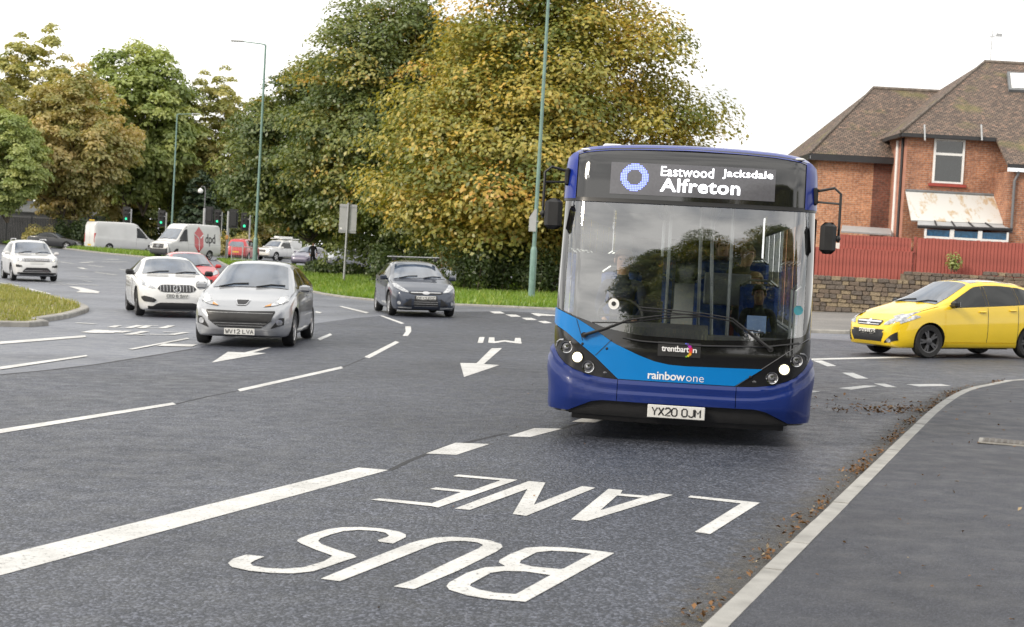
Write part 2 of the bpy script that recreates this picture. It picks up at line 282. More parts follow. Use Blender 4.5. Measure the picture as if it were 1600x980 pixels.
# ------------------------------------------------------------------ mesh building
class MB:
    def __init__(s): s.v = []; s.f = []; s.mi = []
    def add(s, vs, fs, mi=0):
        o = len(s.v); s.v += [tuple(map(float, v)) for v in vs]; s.f += [tuple(i + o for i in f) for f in fs]; s.mi += [mi] * len(fs); return s
    def box(s, c, d, rz=0, bev=0.0, mi=0):
        x, y, z = d[0] / 2, d[1] / 2, d[2] / 2; co, si = math.cos(rz), math.sin(rz)
        def T(p): return (c[0] + p[0] * co - p[1] * si, c[1] + p[0] * si + p[1] * co, c[2] + p[2])
        if bev <= 0:
            vs = [T((a * x, b * y, e * z)) for a in (-1, 1) for b in (-1, 1) for e in (-1, 1)]
            return s.add(vs, [(0, 1, 3, 2), (4, 6, 7, 5), (0, 4, 5, 1), (2, 3, 7, 6), (0, 2, 6, 4), (1, 5, 7, 3)], mi)
        k = bev; vs = []; fs = []
        for e, ins in ((-z, k), (-z + k, 0), (z - k, 0), (z, k)):       # chamfered box: four octagonal rings
            X, Y = x - ins, y - ins
            vs += [T(p + (e,)) for p in ((-X + k, -Y), (X - k, -Y), (X, -Y + k), (X, Y - k), (X - k, Y), (-X + k, Y), (-X, Y - k), (-X, -Y + k))]
        for r in range(3):
            for i in range(8): fs.append((r * 8 + i, r * 8 + (i + 1) % 8, r * 8 + 8 + (i + 1) % 8, r * 8 + 8 + i))
        fs += [tuple(range(7, -1, -1)), tuple(range(24, 32))]
        return s.add(vs, fs, mi)
    def tube(s, pts, rad, n=8, cap=True, mi=0):
        pts = [Vector(p) for p in pts]; m = len(pts); rad = [rad] * m if not hasattr(rad, '__len__') else rad
        vs = []; fs = []; up = None
        for i, p in enumerate(pts):
            t = (pts[min(i + 1, m - 1)] - pts[max(i - 1, 0)]).normalized()
            if up is None: up = t.orthogonal().normalized()
            up = (up - t * up.dot(t)).normalized(); w = t.cross(up)
            for k in range(n):
                a = 2 * math.pi * k / n; vs.append(p + (up * math.cos(a) + w * math.sin(a)) * rad[i])
        for i in range(m - 1):
            for k in range(n): fs.append((i * n + k, i * n + (k + 1) % n, (i + 1) * n + (k + 1) % n, (i + 1) * n + k))
        if cap: fs += [tuple(range(n - 1, -1, -1)), tuple(range((m - 1) * n, m * n))]
        return s.add(vs, fs, mi)
    def lathe(s, prof, c=(0, 0, 0), axis='z', n=20, cap=True, mi=0):    # prof: (radius, height)
        vs = []; fs = []; m = len(prof)
        for r, h in prof:
            for k in range(n):
                a = 2 * math.pi * k / n; q = (r * math.cos(a), r * math.sin(a), h)
                q = {'z': q, 'y': (q[0], h, q[1]), 'x': (h, q[0], q[1])}[axis]; vs.append((q[0] + c[0], q[1] + c[1], q[2] + c[2]))
        for i in range(m - 1):
            for k in range(n): fs.append((i * n + k, i * n + (k + 1) % n, (i + 1) * n + (k + 1) % n, (i + 1) * n + k))
        if cap: fs += [tuple(range(n - 1, -1, -1)), tuple(range((m - 1) * n, m * n))]
        return s.add(vs, fs, mi)
    def grid(s, P, mi=0, flip=False):          # P[i][j] points
        a, b = len(P), len(P[0]); fs = []
        for i in range(a - 1):
            for j in range(b - 1):
                q = (i * b + j, i * b + j + 1, (i + 1) * b + j + 1, (i + 1) * b + j); fs.append(q[::-1] if flip else q)
        return s.add([p for r in P for p in r], fs, mi)
    def ellip(s, c, r, n=12, m=8, mi=0):
        P = []
        for i in range(m + 1):
            t = math.pi * i / m; P.append([(c[0] + r[0] * math.sin(t) * math.cos(2 * math.pi * k / n), c[1] + r[1] * math.sin(t) * math.sin(2 * math.pi * k / n), c[2] + r[2] * math.cos(t)) for k in range(n + 1)])
        return s.grid(P, mi, True)
    def prism(s, poly, axis, a, b, mi=0):      # polygon of 2D points extruded along an axis from a to b
        def T(p, h): return {'x': (h, p[0], p[1]), 'y': (p[0], h, p[1]), 'z': (p[0], p[1], h)}[axis]
        n = len(poly); vs = [T(p, a) for p in poly] + [T(p, b) for p in poly]
        fs = [tuple(range(n - 1, -1, -1)), tuple(range(n, 2 * n))] + [(i, (i + 1) % n, n + (i + 1) % n, n + i) for i in range(n)]
        return s.add(vs, fs, mi)
    def mesh(s, name, mats, smooth=False):
        me = bpy.data.meshes.new(name); me.from_pydata(s.v, [], s.f)
        for m in (mats if isinstance(mats, (list, tuple)) else [mats]): me.materials.append(MATS[m])
        me.polygons.foreach_set('material_index', s.mi)
        if smooth: smooth_me(me)
        me.update(); return me
    def build(s, name, mats, parent=None, smooth=False):
        return link(name, s.mesh(name, mats, smooth), parent)
def smooth_me(me, ang=40):
    me.polygons.foreach_set('use_smooth', [True] * len(me.polygons)); me.set_sharp_from_angle(angle=R_(ang))
def fixn(me):
    b = bmesh.new(); b.from_mesh(me); bmesh.ops.remove_doubles(b, verts=b.verts, dist=1e-5); bmesh.ops.recalc_face_normals(b, faces=b.faces); b.to_mesh(me); b.free(); return me
def link(name, me, parent=None):
    o = bpy.data.objects.new(name, me); COL.objects.link(o)
    if parent is not None: o.parent = parent
    return o
def tag(o, label, cat, group=None, kind=None):
    if label: o['label'] = label
    if cat: o['category'] = cat
    if group: o['group'] = group
    if kind: o['kind'] = kind
    return o
def thing(name, label, cat, loc=(0, 0, 0), rz=0.0, group=None, tilt=False):
    o = bpy.data.objects.new(name, None); COL.objects.link(o); o.empty_display_size = .2
    M = Matrix.Translation(loc)
    if tilt: M = M @ Matrix.Rotation(-math.atan(0.02 * (1 - float(smst(65, 125, loc[1])))), 4, 'Y')
    o.matrix_world = M @ Matrix.Rotation(rz, 4, 'Z')
    return tag(o, label, cat, group)
def struct(o): o['kind'] = 'structure'; return o
def copy_tree(o, parent=None):
    c = o.copy(); COL.objects.link(c); c.parent = parent
    for ch in [x for x in o.children]: copy_tree(ch, c)
    return c

# lettering: font outlines as flat meshes, made while the scene is still small
TEXT = {}
def text_verts(body, bold=0.0, spacing=1.0):
    key = (body, bold, spacing)
    if key not in TEXT:
        cu = bpy.data.curves.new('lettering', 'FONT'); cu.body = body; cu.size = 1; cu.offset = bold; cu.space_character = spacing; cu.resolution_u = 3; cu.fill_mode = 'FRONT'
        ob = bpy.data.objects.new('lettering', cu); COL.objects.link(ob)
        dg = bpy.context.evaluated_depsgraph_get(); me = bpy.data.meshes.new_from_object(ob.evaluated_get(dg))
        v = np.array([x.co[:2] for x in me.vertices]); f = [tuple(p.vertices) for p in me.polygons]
        bpy.data.objects.remove(ob); bpy.data.curves.remove(cu); bpy.data.meshes.remove(me)
        v = (v - v.min(0)) / (v.max(0) - v.min(0)); TEXT[key] = (v, f)
    return TEXT[key]
GLYPH = {'A': [[(0, 0), (.5, 1), (1, 0)], [(.2, .35), (.8, .35)]], 'C': [[(1, .78), (.75, 1), (.25, 1), (0, .78), (0, .22), (.25, 0), (.75, 0), (1, .22)]], 'E': [[(1, 1), (0, 1), (0, 0), (1, 0)], [(0, .52), (.8, .52)]], 'F': [[(1, 1), (0, 1), (0, 0)], [(0, .5), (.8, .5)]],
    'G': [[(1, .78), (.75, 1), (.25, 1), (0, .78), (0, .22), (.25, 0), (.75, 0), (1, .22), (1, .48), (.6, .48)]], 'J': [[(1, 1), (1, .2), (.75, 0), (.25, 0), (0, .2)]], 'L': [[(0, 1), (0, 0), (.95, 0)]], 'M': [[(0, 0), (0, 1), (.5, .45), (1, 1), (1, 0)]], 'O': [[(.25, 0), (0, .2), (0, .8), (.25, 1), (.75, 1), (1, .8), (1, .2), (.75, 0), (.25, 0)]],
    'R': [[(0, 0), (0, 1), (.75, 1), (1, .85), (1, .62), (.75, .47), (0, .47)], [(.5, .47), (1, 0)]], 'S': [[(1, .82), (.75, 1), (.25, 1), (0, .84), (0, .64), (.25, .52), (.75, .48), (1, .36), (1, .17), (.75, 0), (.25, 0), (0, .18)]], 'U': [[(0, 1), (0, .2), (.25, 0), (.75, 0), (1, .2), (1, 1)]], 'V': [[(0, 1), (.5, 0), (1, 1)]],
    'W': [[(0, 1), (.25, 0), (.5, .7), (.75, 0), (1, 1)]], 'X': [[(0, 0), (1, 1)], [(0, 1), (1, 0)]], 'Y': [[(0, 1), (.5, .45), (1, 1)], [(.5, .45), (.5, 0)]], '1': [[(.3, .8), (.55, 1), (.55, 0)]], '2': [[(0, .8), (.25, 1), (.75, 1), (1, .8), (1, .6), (0, 0), (1, 0)]], '3': [[(0, .85), (.3, 1), (.75, 1), (1, .82), (1, .65), (.7, .52), (1, .38), (1, .18), (.75, 0), (.25, 0), (0, .15)]],
    '6': [[(.95, .85), (.7, 1), (.25, 1), (0, .78), (0, .2), (.25, 0), (.75, 0), (1, .2), (1, .4), (.75, .56), (.25, .56), (0, .42)]]}
GLYPH['0'] = GLYPH['O']
def plate_text(body, x0, x1, z0, z1, fn, r):           # uniform-stroke plate characters
    m = MB(); n = sum(.55 if c == ' ' else 1 for c in body); cw = (x1 - x0) / (n - .22); x = x0
    for c in body:
        if c == ' ': x += cw * .55; continue
        for q in GLYPH[c]: m.tube([fn(x + a * cw * .78, z0 + b * (z1 - z0)) for a, b in q], r, 5)
        x += cw
    return m
def text_mb(body, x0, x1, z0, z1, fn, bold=0.0, spacing=1.0):
    v, f = text_verts(body, bold, spacing); m = MB()
    return m.add([fn(x0 + a * (x1 - x0), z0 + b * (z1 - z0)) for a, b in v], f)
# ================================================================== the setting
def sheet(name, polys, dz, m, parent=None, grid=True):
    """flat sheet following the terrain; polys = outer outline then holes, world xy"""
    b = bmesh.new()
    for poly in polys:
        vs = [b.verts.new((p[0], p[1], 0)) for p in poly]
        for i in range(len(vs)): b.edges.new((vs[i], vs[(i + 1) % len(vs)]))
    bmesh.ops.triangle_fill(b, use_beauty=True, use_dissolve=False, edges=b.edges[:])
    if grid:
        xs = [v.co.x for v in b.verts]; ys = [v.co.y for v in b.verts]
        for k in range(math.ceil(max(min(xs), -60) / 2), int(min(max(xs), 40) / 2) + 1):
            bmesh.ops.bisect_plane(b, geom=b.verts[:] + b.edges[:] + b.faces[:], plane_co=(k * 2, 0, 0), plane_no=(1, 0, 0))
        for k in range(math.ceil(max(min(ys), -20) / 4), int(min(max(ys), 150) / 4) + 1):
            bmesh.ops.bisect_plane(b, geom=b.verts[:] + b.edges[:] + b.faces[:], plane_co=(0, k * 4, 0), plane_no=(0, 1, 0))
    for v in b.verts: v.co.z = float(G(v.co.x, v.co.y)) + dz
    bmesh.ops.recalc_face_normals(b, faces=b.faces)
    for f in b.faces:
        if f.normal.z < 0: f.normal_flip()
    me = bpy.data.meshes.new(name); b.to_mesh(me); b.free(); me.materials.append(MATS[m]); return link(name, me, parent)

gx = np.unique(np.concatenate([np.arange(-60, 41, 2.), np.linspace(-600, -60, 10), np.linspace(40, 600, 10)]))
gy = np.unique(np.concatenate([np.arange(-20, 151, 4.), np.linspace(-200, -20, 5), np.linspace(150, 900, 10)]))
g_ = MB(); g_.grid([[(x, y, float(G(x, y)) - .01) for x in gx] for y in gy]); struct(g_.build('ground', 'soil'))
road = struct(sheet('road', [[(-120, -18), (60, -18), (60, 150), (-120, 150)]], .004, 'asphalt_old'))
new_edge = [gp(*q) for q in ((0, 586), (75, 579), (150, 570), (250, 554), (303, 545), (380, 528), (470, 509), (560, 497), (680, 488), (800, 487), (880, 492))]
e0, e1 = new_edge[0], new_edge[1]
ne = [(-60, e0[1] + (e0[1] - e1[1]) / (e0[0] - e1[0]) * (-60 - e0[0]) * .15)] + new_edge + [(3.2, 47), (4.4, 40), (9, 36.5), (40, 44), (60, 46), (60, -18), (-60, -18)]
struct(sheet('road_surface', [ne], .010, 'asphalt_new'))

def resample(pts, step):
    P = np.array(pts, float); d = np.r_[0, np.cumsum(np.hypot(*np.diff(P, axis=0).T))]
    # Catmull-Rom densified first
    Q = []
    for i in range(len(P) - 1):
        p0, p1, p2, p3 = P[max(i - 1, 0)], P[i], P[i + 1], P[min(i + 2, len(P) - 1)]
        for t in np.linspace(0, 1, 12, endpoint=False):
            Q.append(.5 * ((2 * p1) + (-p0 + p2) * t + (2 * p0 - 5 * p1 + 4 * p2 - p3) * t * t + (-p0 + 3 * p1 - 3 * p2 + p3) * t ** 3))
    Q = np.array(Q + [P[-1]]); d = np.r_[0, np.cumsum(np.hypot(*np.diff(Q, axis=0).T))]
    n = max(1, int(round(d[-1] / step))); s = np.linspace(0, d[-1], n + 1)
    return np.c_[np.interp(s, d, Q[:, 0]), np.interp(s, d, Q[:, 1])]
def offset_path(P, w):                      # to the left of travel
    T = np.gradient(P, axis=0); T /= np.linalg.norm(T, axis=1)[:, None] + 1e-9
    return P + np.c_[-T[:, 1], T[:, 0]] * w
def kerb_line(label, pts, w, h, m, step=.915, side=1):
    root = bpy.data.objects.new('kerb', None); COL.objects.link(root); struct(root)
    P = resample(pts, step); Q = offset_path(P, w * side)
    for i in range(len(P) - 1):
        a, b, c, d = P[i], P[i + 1], Q[i + 1], Q[i]
        L = np.hypot(*(b - a)); g = .004 / L if L > 0 else 0
        a2, b2, c2, d2 = a + (b - a) * g, b - (b - a) * g, c - (c - d) * g, d + (c - d) * g
        mid = (a2 + b2 + c2 + d2) / 4; dz = random.Random(i).uniform(-.003, .003); k = .022
        vs = []
        for p, q in ((a2, d2), (b2, c2)):
            z = float(G(*p)); e = (q - p) / w * k
            for (xy, zz) in ((p, -.08), (p, h - k + dz), (p + e, h + dz), (q, h + dz), (q, -.08)): vs.append((xy[0], xy[1], z + zz))
        mb = MB().add(vs, [(0, 1, 6, 5), (1, 2, 7, 6), (2, 3, 8, 7), (3, 4, 9, 8), (4, 3, 2, 1, 0), (5, 6, 7, 8, 9)])
        fixn(mb.build('kerb_stone', m, root).data)
    return P, Q
# near footway with its kerb
k0, k1 = [np.array(gp(*q, dz=.03)) for q in ((1095, 980), (1200, 880))]
kp = [tuple(k0 + (k0 - k1) * 9), tuple(k0 + (k0 - k1) * 5), tuple(k0 + (k0 - k1) * 2)] + [gp(*q, dz=.03) for q in ((1095, 980), (1200, 880), (1316, 770), (1440, 652), (1472, 627), (1505, 610), (1545, 601), (1600, 594))] + [(12.2, 28.6), (20, 31.5), (40, 37)]
KP, KQ = kerb_line('near', kp, .13, .05, 'kerb', side=-1)
struct(sheet('pavement', [[tuple(q) for q in KQ] + [(60, 37), (60, -18), (KQ[0][0], -18)]], .044, 'footway'))
gut = resample(kp[1:11], .25); cols = [(0, .62), (.08, .52), (.2, .36), (.36, .18), (.6, 0)]; gm = MB(); gm.grid([[(q[0], q[1], float(G(*q)) + .0118) for q in offset_path(gut, o)] for o, _ in cols])
gme = gm.mesh('gutter', 'gutter_dirt'); fa = gme.attributes.new('fade', 'FLOAT', 'POINT'); fa.data.foreach_set('value', np.repeat([f for _, f in cols], len(gut)).astype(np.float32)); struct(link('gutter', gme))
# verge across the road
v_edge = [gp(*q) for q in ((335, 406), (350, 414), (385, 428), (440, 445), (500, 460), (576, 470), (650, 475), (718, 478), (790, 481), (862, 484.5))] + [(3.4, 51.0), (4.6, 52.5)]
VP, VQ = kerb_line('verge', v_edge, .15, .07, 'kerb_grey', side=1)
verge_poly = [tuple(q) for q in VQ] + [(5, 66), (5, 84), (-3, 92), (-12, 104), (-22, 126)]
struct(sheet('verge', [verge_poly], .07, 'turf'))
pth = [gp(*q) for q in ((748, 461.5), (772, 463), (806, 471), (801, 474), (757, 473.5), (741, 469))]
struct(sheet('path', [pth], .082, 'paving'))
struct(sheet('car_park', [[(-30, 105), (6, 98), (8, 170), (-40, 170)]], .010, 'asphalt_old'))
# traffic island on the left
i_edge = [(-45, 27.5), (-20, 29.8)] + [gp(*q) for q in ((0, 511), (60, 505), (105, 498), (130, 491), (139, 486.5), (128, 480), (96, 470), (55, 460), (0, 449))] + [(-26, 66), (-45, 92)]
IP, IQ = kerb_line('island', i_edge, .2, .11, 'kerb_grey', side=1)
struct(sheet('traffic_island', [[tuple(q) for q in IQ]], .105, 'turf_dry'))
s_edge = [gp(*q) for q in ((30, 384.5), (95, 389), (150, 395.5), (200, 400.5), (231, 403.5))]
SP, SQ = kerb_line('strip', s_edge, .15, .12, 'kerb_grey', side=1)
strip_poly = [tuple(q) for q in SQ] + [(SQ[-1][0] + .4, SQ[-1][1] + 6), (-39, 141), (-58, 172)]
struct(sheet('grass_strip', [strip_poly], .115, 'turf'))
# far side-road pavement
f_edge = [(4.6, 53), (5.0, 47), (6.1, 43.2), gp(1290, 521.5), (14, 43.5), (30, 49)]
FP, FQ = kerb_line('far', f_edge, .15, .10, 'kerb_grey', side=1)
struct(sheet('far_pavement', [[tuple(q) for q in FQ] + [(30, 62), (5.2, 60)]], .095, 'paving'))

# painted markings ------------------------------------------------------------
PZ = [.0128]
def marking(name, polys, world=False):
    PZ[0] += .00005
    return sheet(name, [[p if world else gp(*p) for p in q] for q in polys], PZ[0], 'road_paint', road, grid=False)
def crop(pts, ox, oy, s): return [(ox + a / s, oy + b / s) for a, b in pts]
def strip(name, pts, w):                    # ribbon along ground points
    P = np.array(pts, float); A = offset_path(P, w / 2); B = offset_path(P, -w / 2)
    PZ[0] += .00005
    return sheet(name, [[tuple(p) for p in A] + [tuple(p) for p in B[::-1]]], PZ[0], 'road_paint', road, grid=False)
a, b, c, d = [np.array(gp(*q)) for q in ((0, 872), (560, 733), (607, 737), (0, 903))]
marking('lane_line', [[tuple(a + (a - b) * 1.2), tuple(b), tuple(c), tuple(d + (d - c) * 1.2)]], True)
for q in ([(665, 711), (712, 694), (765, 696), (713, 713)], [(793, 684), (835, 671), (878, 672), (828, 685)], [(893, 661), (930, 648), (965, 650), (930, 662)],
          [(371, 610), (533, 574), (536, 577), (375, 613.5)], [(569, 559), (618, 534), (624, 536), (577, 561)], [(629, 526), (634, 519), (633, 511), (642, 511), (642.5, 519), (637, 526)],
          [(593, 494), (598, 494), (632, 506), (627, 507)], [(529, 479.5), (534, 479), (577, 489), (572, 490.5)], [(0, 574.5), (135, 556), (137, 558), (0, 579)], [(0, 535), (133, 525), (135, 528), (0, 539)], [(496, 530), (516, 522), (519, 524.5), (500, 533)], [(494, 487), (503, 489), (500, 490.5), (492, 489)],
          [(1268, 561.5), (1478, 556.5), (1478, 558.7), (1268, 563.7)], [(1270, 564.5), (1284, 564.5), (1307, 573), (1293, 574)], [(1315, 583.5), (1333, 584), (1357, 593), (1338, 593)],
          [(1310, 608), (1350, 603.7), (1372, 604.5), (1330, 610.5)], [(1365, 600.5), (1383, 601), (1401, 606.5), (1385, 606.5)], [(1416, 602), (1470, 601.5), (1487, 604.5), (1436, 605.5)], [(1266, 611.5), (1282, 613), (1266, 615.5)],
          crop([(175, 752), (290, 752), (345, 775), (225, 775)], 740, 380, 7), crop([(345, 785), (460, 787), (520, 810), (410, 810)], 740, 380, 7), crop([(520, 822), (630, 822), (697, 847), (575, 845)], 740, 380, 7), crop([(700, 858), (790, 857), (858, 880), (765, 882)], 740, 380, 7),
          [(829, 490.2), (838, 490.2), (868, 493), (868, 494.5), (846, 494), (842, 495.2), (838, 494)]):
    marking('lane_dash', [q])
e = [np.array(gp(*q)) for q in ((0, 673), (270, 631), (275, 634), (0, 679.5))]
marking('lane_line', [[tuple(e[0] + (e[0] - e[1])), tuple(e[1]), tuple(e[2]), tuple(e[3] + (e[3] - e[2]))]], True)
Sx = crop([(30, 370), (70, 335), (170, 303), (315, 318), (240, 348), (205, 370), (225, 390), (330, 408), (480, 414), (620, 402), (780, 355), (830, 325), (845, 310), (720, 265), (600, 215), (570, 195), (580, 180), (650, 150), (800, 105), (920, 87), (1080, 85), (1230, 97), (1370, 122), (1420, 145), (1420, 165), (1320, 215), (1210, 200), (1200, 188), (1270, 165), (1290, 152), (1260, 130), (1180, 115), (1050, 108), (930, 118), (830, 145), (750, 175), (735, 195), (760, 220), (900, 270), (1010, 300), (1035, 322), (960, 345), (800, 400), (690, 435), (540, 450), (380, 447), (200, 430), (60, 400)], 350, 810, 5)
Ux = [(501, 908.4), (550, 888), (600, 868), (640, 852.5), (657, 847.6), (678.6, 843.5), (706.4, 842.4), (738.8, 844.2), (766.5, 848.2), (782.7, 853.9), (785, 858.6), (775.8, 865.5), (715.6, 895.6), (646.3, 924.9), (615, 920.5), (646.3, 909.4), (692.5, 886.3), (748, 860.4), (754.5, 855.1), (745.7, 851.2), (724.9, 848.9), (701.8, 849.3), (680.9, 852.8), (646.3, 866.7), (600, 885.2), (531, 912.4)]
q2 = (600, 810, 4.324)
Bx = [crop([(1555, 250), (955, 582), (700, 562), (560, 538), (440, 500), (422, 475), (440, 450), (560, 385), (680, 348), (820, 340), (775, 315), (780, 298), (850, 258), (960, 215), (1060, 207), (1220, 212), (1420, 232)], *q2), crop([(1400, 255), (1215, 355), (1195, 360), (1000, 342), (915, 320), (925, 300), (1030, 245), (1130, 235), (1280, 242)], *q2), crop([(1125, 400), (890, 530), (760, 522), (640, 500), (580, 475), (585, 460), (720, 385), (810, 372), (950, 375)], *q2)]
q3, q4 = (560, 735, 5), (860, 745, 4.706)
Ex = crop([(95, 245), (165, 235), (575, 272), (800, 185), (555, 162), (605, 148), (800, 168), (880, 175), (1110, 92), (735, 60), (780, 47), (1130, 78), (1245, 88), (620, 307), (575, 297)], *q3)
Nx = [(710, 798), (826, 754.6), (852, 757), (834, 792), (909.9, 762.4), (930, 765.2), (860, 793.9), (822, 809.4), (801, 806.4), (824, 767), (734, 800)]
Ax = [crop([(150, 330), (425, 103), (530, 112), (515, 138), (715, 155), (800, 135), (900, 148), (265, 342)], *q4), crop([(490, 152), (670, 168), (365, 262)], *q4)]
Lx = crop([(1060, 422), (1400, 210), (1010, 165), (1030, 152), (1540, 205), (1175, 437)], *q4)
for q in (Bx, [Ux], [Sx], [Lx], Ax, [Nx], [Ex]): marking('painted_letter', q)
marking('painted_arrow', [[(767.9, 545.7), (784.4, 545.2), (755.9, 570.4), (780.6, 571.9), (725, 590.8), (718.9, 568.6), (744.4, 569.1)]])
q5 = (500, 450, 3.92)
marking('painted_digit', [crop([(975, 305), (1008, 305), (998, 341), (965, 340)], *q5)])
marking('painted_letter', [crop([(1035, 307), (1068, 307), (1070, 332), (1130, 324), (1190, 332), (1195, 310), (1228, 310), (1235, 346), (1195, 343), (1130, 333), (1068, 343), (1030, 340)], *q5)])
def seam(pts, w):
    PZ[0] += .00005; P = np.array([gp(*p) for p in pts]); A, B = offset_path(P, w / 2), offset_path(P, -w / 2)
    sheet('road_seam', [[tuple(p) for p in A] + [tuple(p) for p in B[::-1]]], .0115, 'ink_seam', road, grid=False)
mat('ink_seam', (.018, .019, .023), .7, noise=.4, nscale=9)
for q, w in (([(609, 737), (640, 722), (690, 702), (790, 679)], .05), ([(877, 672), (930, 655)], .05), ([(275, 633), (325, 621), (372, 612)], .03), ([(536, 575), (570, 561)], .03), ([(0, 587), (75, 580), (150, 571), (250, 555), (303, 546)], .06)): seam(q, w)
q6 = (100, 480, 4.706)
marking('painted_arrow', [crop([(1085, 415), (1205, 335), (1325, 340), (1500, 298), (1530, 300), (1390, 340), (1485, 345)], *q6)])
marking('lane_line', [crop([(470, 315), (905, 232), (925, 237), (505, 318)], *q6)]); marking('lane_dash', [crop([(680, 291), (735, 274), (980, 280), (940, 296)], *q6)])
for q in ([(400, 140), (345, 153), (470, 158), (560, 138)], [(560, 160), (625, 140), (690, 142)], [(590, 158), (720, 160), (790, 140)], [(150, 192), (250, 172)], [(210, 195), (300, 175)], [(260, 195), (350, 178)], [(330, 195), (400, 178)], [(400, 192), (480, 180)], [(470, 208), (600, 182)], [(480, 200), (590, 210)], [(630, 205), (790, 208), (900, 190), (730, 187)], [(90, 120), (230, 128)]):
    strip('painted_letter', [gp(*p) for p in crop(q, *q6)], .16)
q7 = (0, 360, 4.85)
for q, w in (([(450, 240), (560, 255)], .2), ([(610, 248), (710, 240)], .25), ([(780, 240), (960, 240)], .25), ([(800, 222), (910, 222)], .3), ([(605, 284), (645, 296)], .3), ([(665, 265), (785, 280)], .2), ([(720, 318), (875, 340)], .18), ([(570, 350), (670, 357)], .15), ([(630, 385), (690, 393)], .15), ([(210, 395), (480, 400)], .18), ([(345, 408), (500, 415)], .18), ([(510, 410), (600, 418)], .15), ([(605, 410), (740, 420)], .15), ([(215, 445), (375, 485)], .15), ([(415, 505), (550, 553)], .15), ([(0, 400), (150, 425)], .15), ([(100, 440), (180, 445)], .12), ([(910, 297), (960, 305)], .2)):
    strip('lane_dash', [gp(*p) for p in crop(q, *q7)], w)
marking('painted_arrow', [crop([(520, 428), (600, 433), (755, 468), (745, 480), (575, 473), (610, 458)], *q7)])

# manhole cover, litter, grass --------------------------------------------------
mc = gp(1580, 692, .05); mh = thing('manhole_cover', 'small rectangular iron access cover set in the dark footway', 'manhole cover', (mc[0], mc[1], float(G(*mc)) + .05), R_(-18))
MB().box((0, 0, 0), (.62, .46, .012)).build('frame', 'kerb_grey', mh)
mb = MB().box((0, 0, .006), (.54, .38, .012))
for i in range(9):
    for j in range(6): mb.box((-.235 + i * .059, -.152 + j * .061, .013), (.036, .036, .008))
mb.build('cover', 'iron', mh)
def inpoly(P, poly):
    x, y = P[:, 0], P[:, 1]; ins = np.zeros(len(P), bool); n = len(poly)
    for i in range(n):
        (x1, y1), (x2, y2) = poly[i], poly[(i + 1) % n]
        if y1 == y2: continue
        c = ((y1 > y) != (y2 > y)) & (x < (x2 - x1) * (y - y1) / (y2 - y1) + x1); ins ^= c
    return ins
def leafmesh(name, C, Nrm, size, asp, tint, m, fold=0.0, rng=None):
    """one small leaf-shaped quad per row"""
    n = len(C); rng = rng or np.random.default_rng(1)
    Nrm = Nrm / (np.linalg.norm(Nrm, axis=1)[:, None] + 1e-9); r = rng.normal(size=(n, 3)); T = np.cross(Nrm, r); T /= np.linalg.norm(T, axis=1)[:, None] + 1e-9; B = np.cross(Nrm, T)
    s = size[:, None]; V = np.stack([C - T * s, C + B * s * asp + Nrm * s * fold, C + T * s, C - B * s * asp + Nrm * s * fold], 1).reshape(-1, 3)
    return quads(name, V, tint, m)
def quads(name, V, tint, m, k=4):
    n = len(V) // k; me = bpy.data.meshes.new(name); me.vertices.add(len(V)); me.vertices.foreach_set('co', V.astype(np.float32).ravel())
    me.loops.add(n * k); me.loops.foreach_set('vertex_index', np.arange(n * k, dtype=np.int32)); me.polygons.add(n)
    me.polygons.foreach_set('loop_start', np.arange(0, n * k, k, dtype=np.int32)); me.polygons.foreach_set('loop_total', np.full(n, k, dtype=np.int32))
    a = me.attributes.new('tint', 'FLOAT', 'FACE'); a.data.foreach_set('value', np.clip(tint, 0, 1).astype(np.float32)); me.materials.append(MATS[m]); me.update(calc_edges=True); return me
def grass(label, poly, n, h, m, dz, seed, parent=None):
    rng = np.random.default_rng(seed); poly = [tuple(map(float, p)) for p in poly]; A = np.array(poly); lo, hi = A.min(0), A.max(0); P = rng.uniform(lo, hi, (n * 6, 2)); P = P[inpoly(P, poly)][:n]
    k = len(P); z = G(P[:, 0], P[:, 1]) + dz; cl = np.sin(P[:, 0] * 1.7 + seed) * np.cos(P[:, 1] * 1.3) * .5 + .5
    hh = h * rng.uniform(.45, 1.25, k) * (.6 + .8 * cl); ang = rng.uniform(0, math.pi, k); w = h * .16 * rng.uniform(.7, 1.6, k)
    base = np.c_[P, z]; d = np.c_[np.cos(ang) * w, np.sin(ang) * w, np.zeros(k)]; tip = base + np.c_[rng.normal(0, .35, (k, 2)) * hh[:, None], hh]
    V = np.stack([base - d, base + d, tip], 1).reshape(-1, 3)
    return tag(link('grass', quads('grass', V, rng.normal(.45, .2, k) + (cl - .5) * .4, m, 3)), label, 'grass', kind='stuff')
front = [p for p in verge_poly]
grass('fresh green mown grass covering the verge beneath the autumn trees', front, 60000, .16, 'grass_blade', .07, 3)
grass('dry yellowish grass on the kerbed traffic island', [tuple(q) for q in IQ if q[0] > -22], 26000, .10, 'grass_dry', .10, 5)
grass('bright green grass on the strip in front of the vans', strip_poly, 22000, .28, 'grass_blade', .11, 8)
rng = np.random.default_rng(12); Cs = []; Sz = []
KM = resample(kp[2:11], .12)
for i in range(34):                          # drifts of leaves along the gutter
    c = KM[rng.integers(20, len(KM) - 5)]
    n = int(rng.uniform(5, 50)); L = rng.uniform(.1, .5); t = rng.normal(0, L, n); w = np.abs(rng.normal(0, .07, n)) + .02
    x = c[0] + t * .33 - w * .94; y = c[1] + t * .94 + w * .33
    Cs.append(np.c_[x, y, G(x, y) + .016 + rng.uniform(0, .03, n)]); Sz.append(rng.uniform(.008, .026, n))
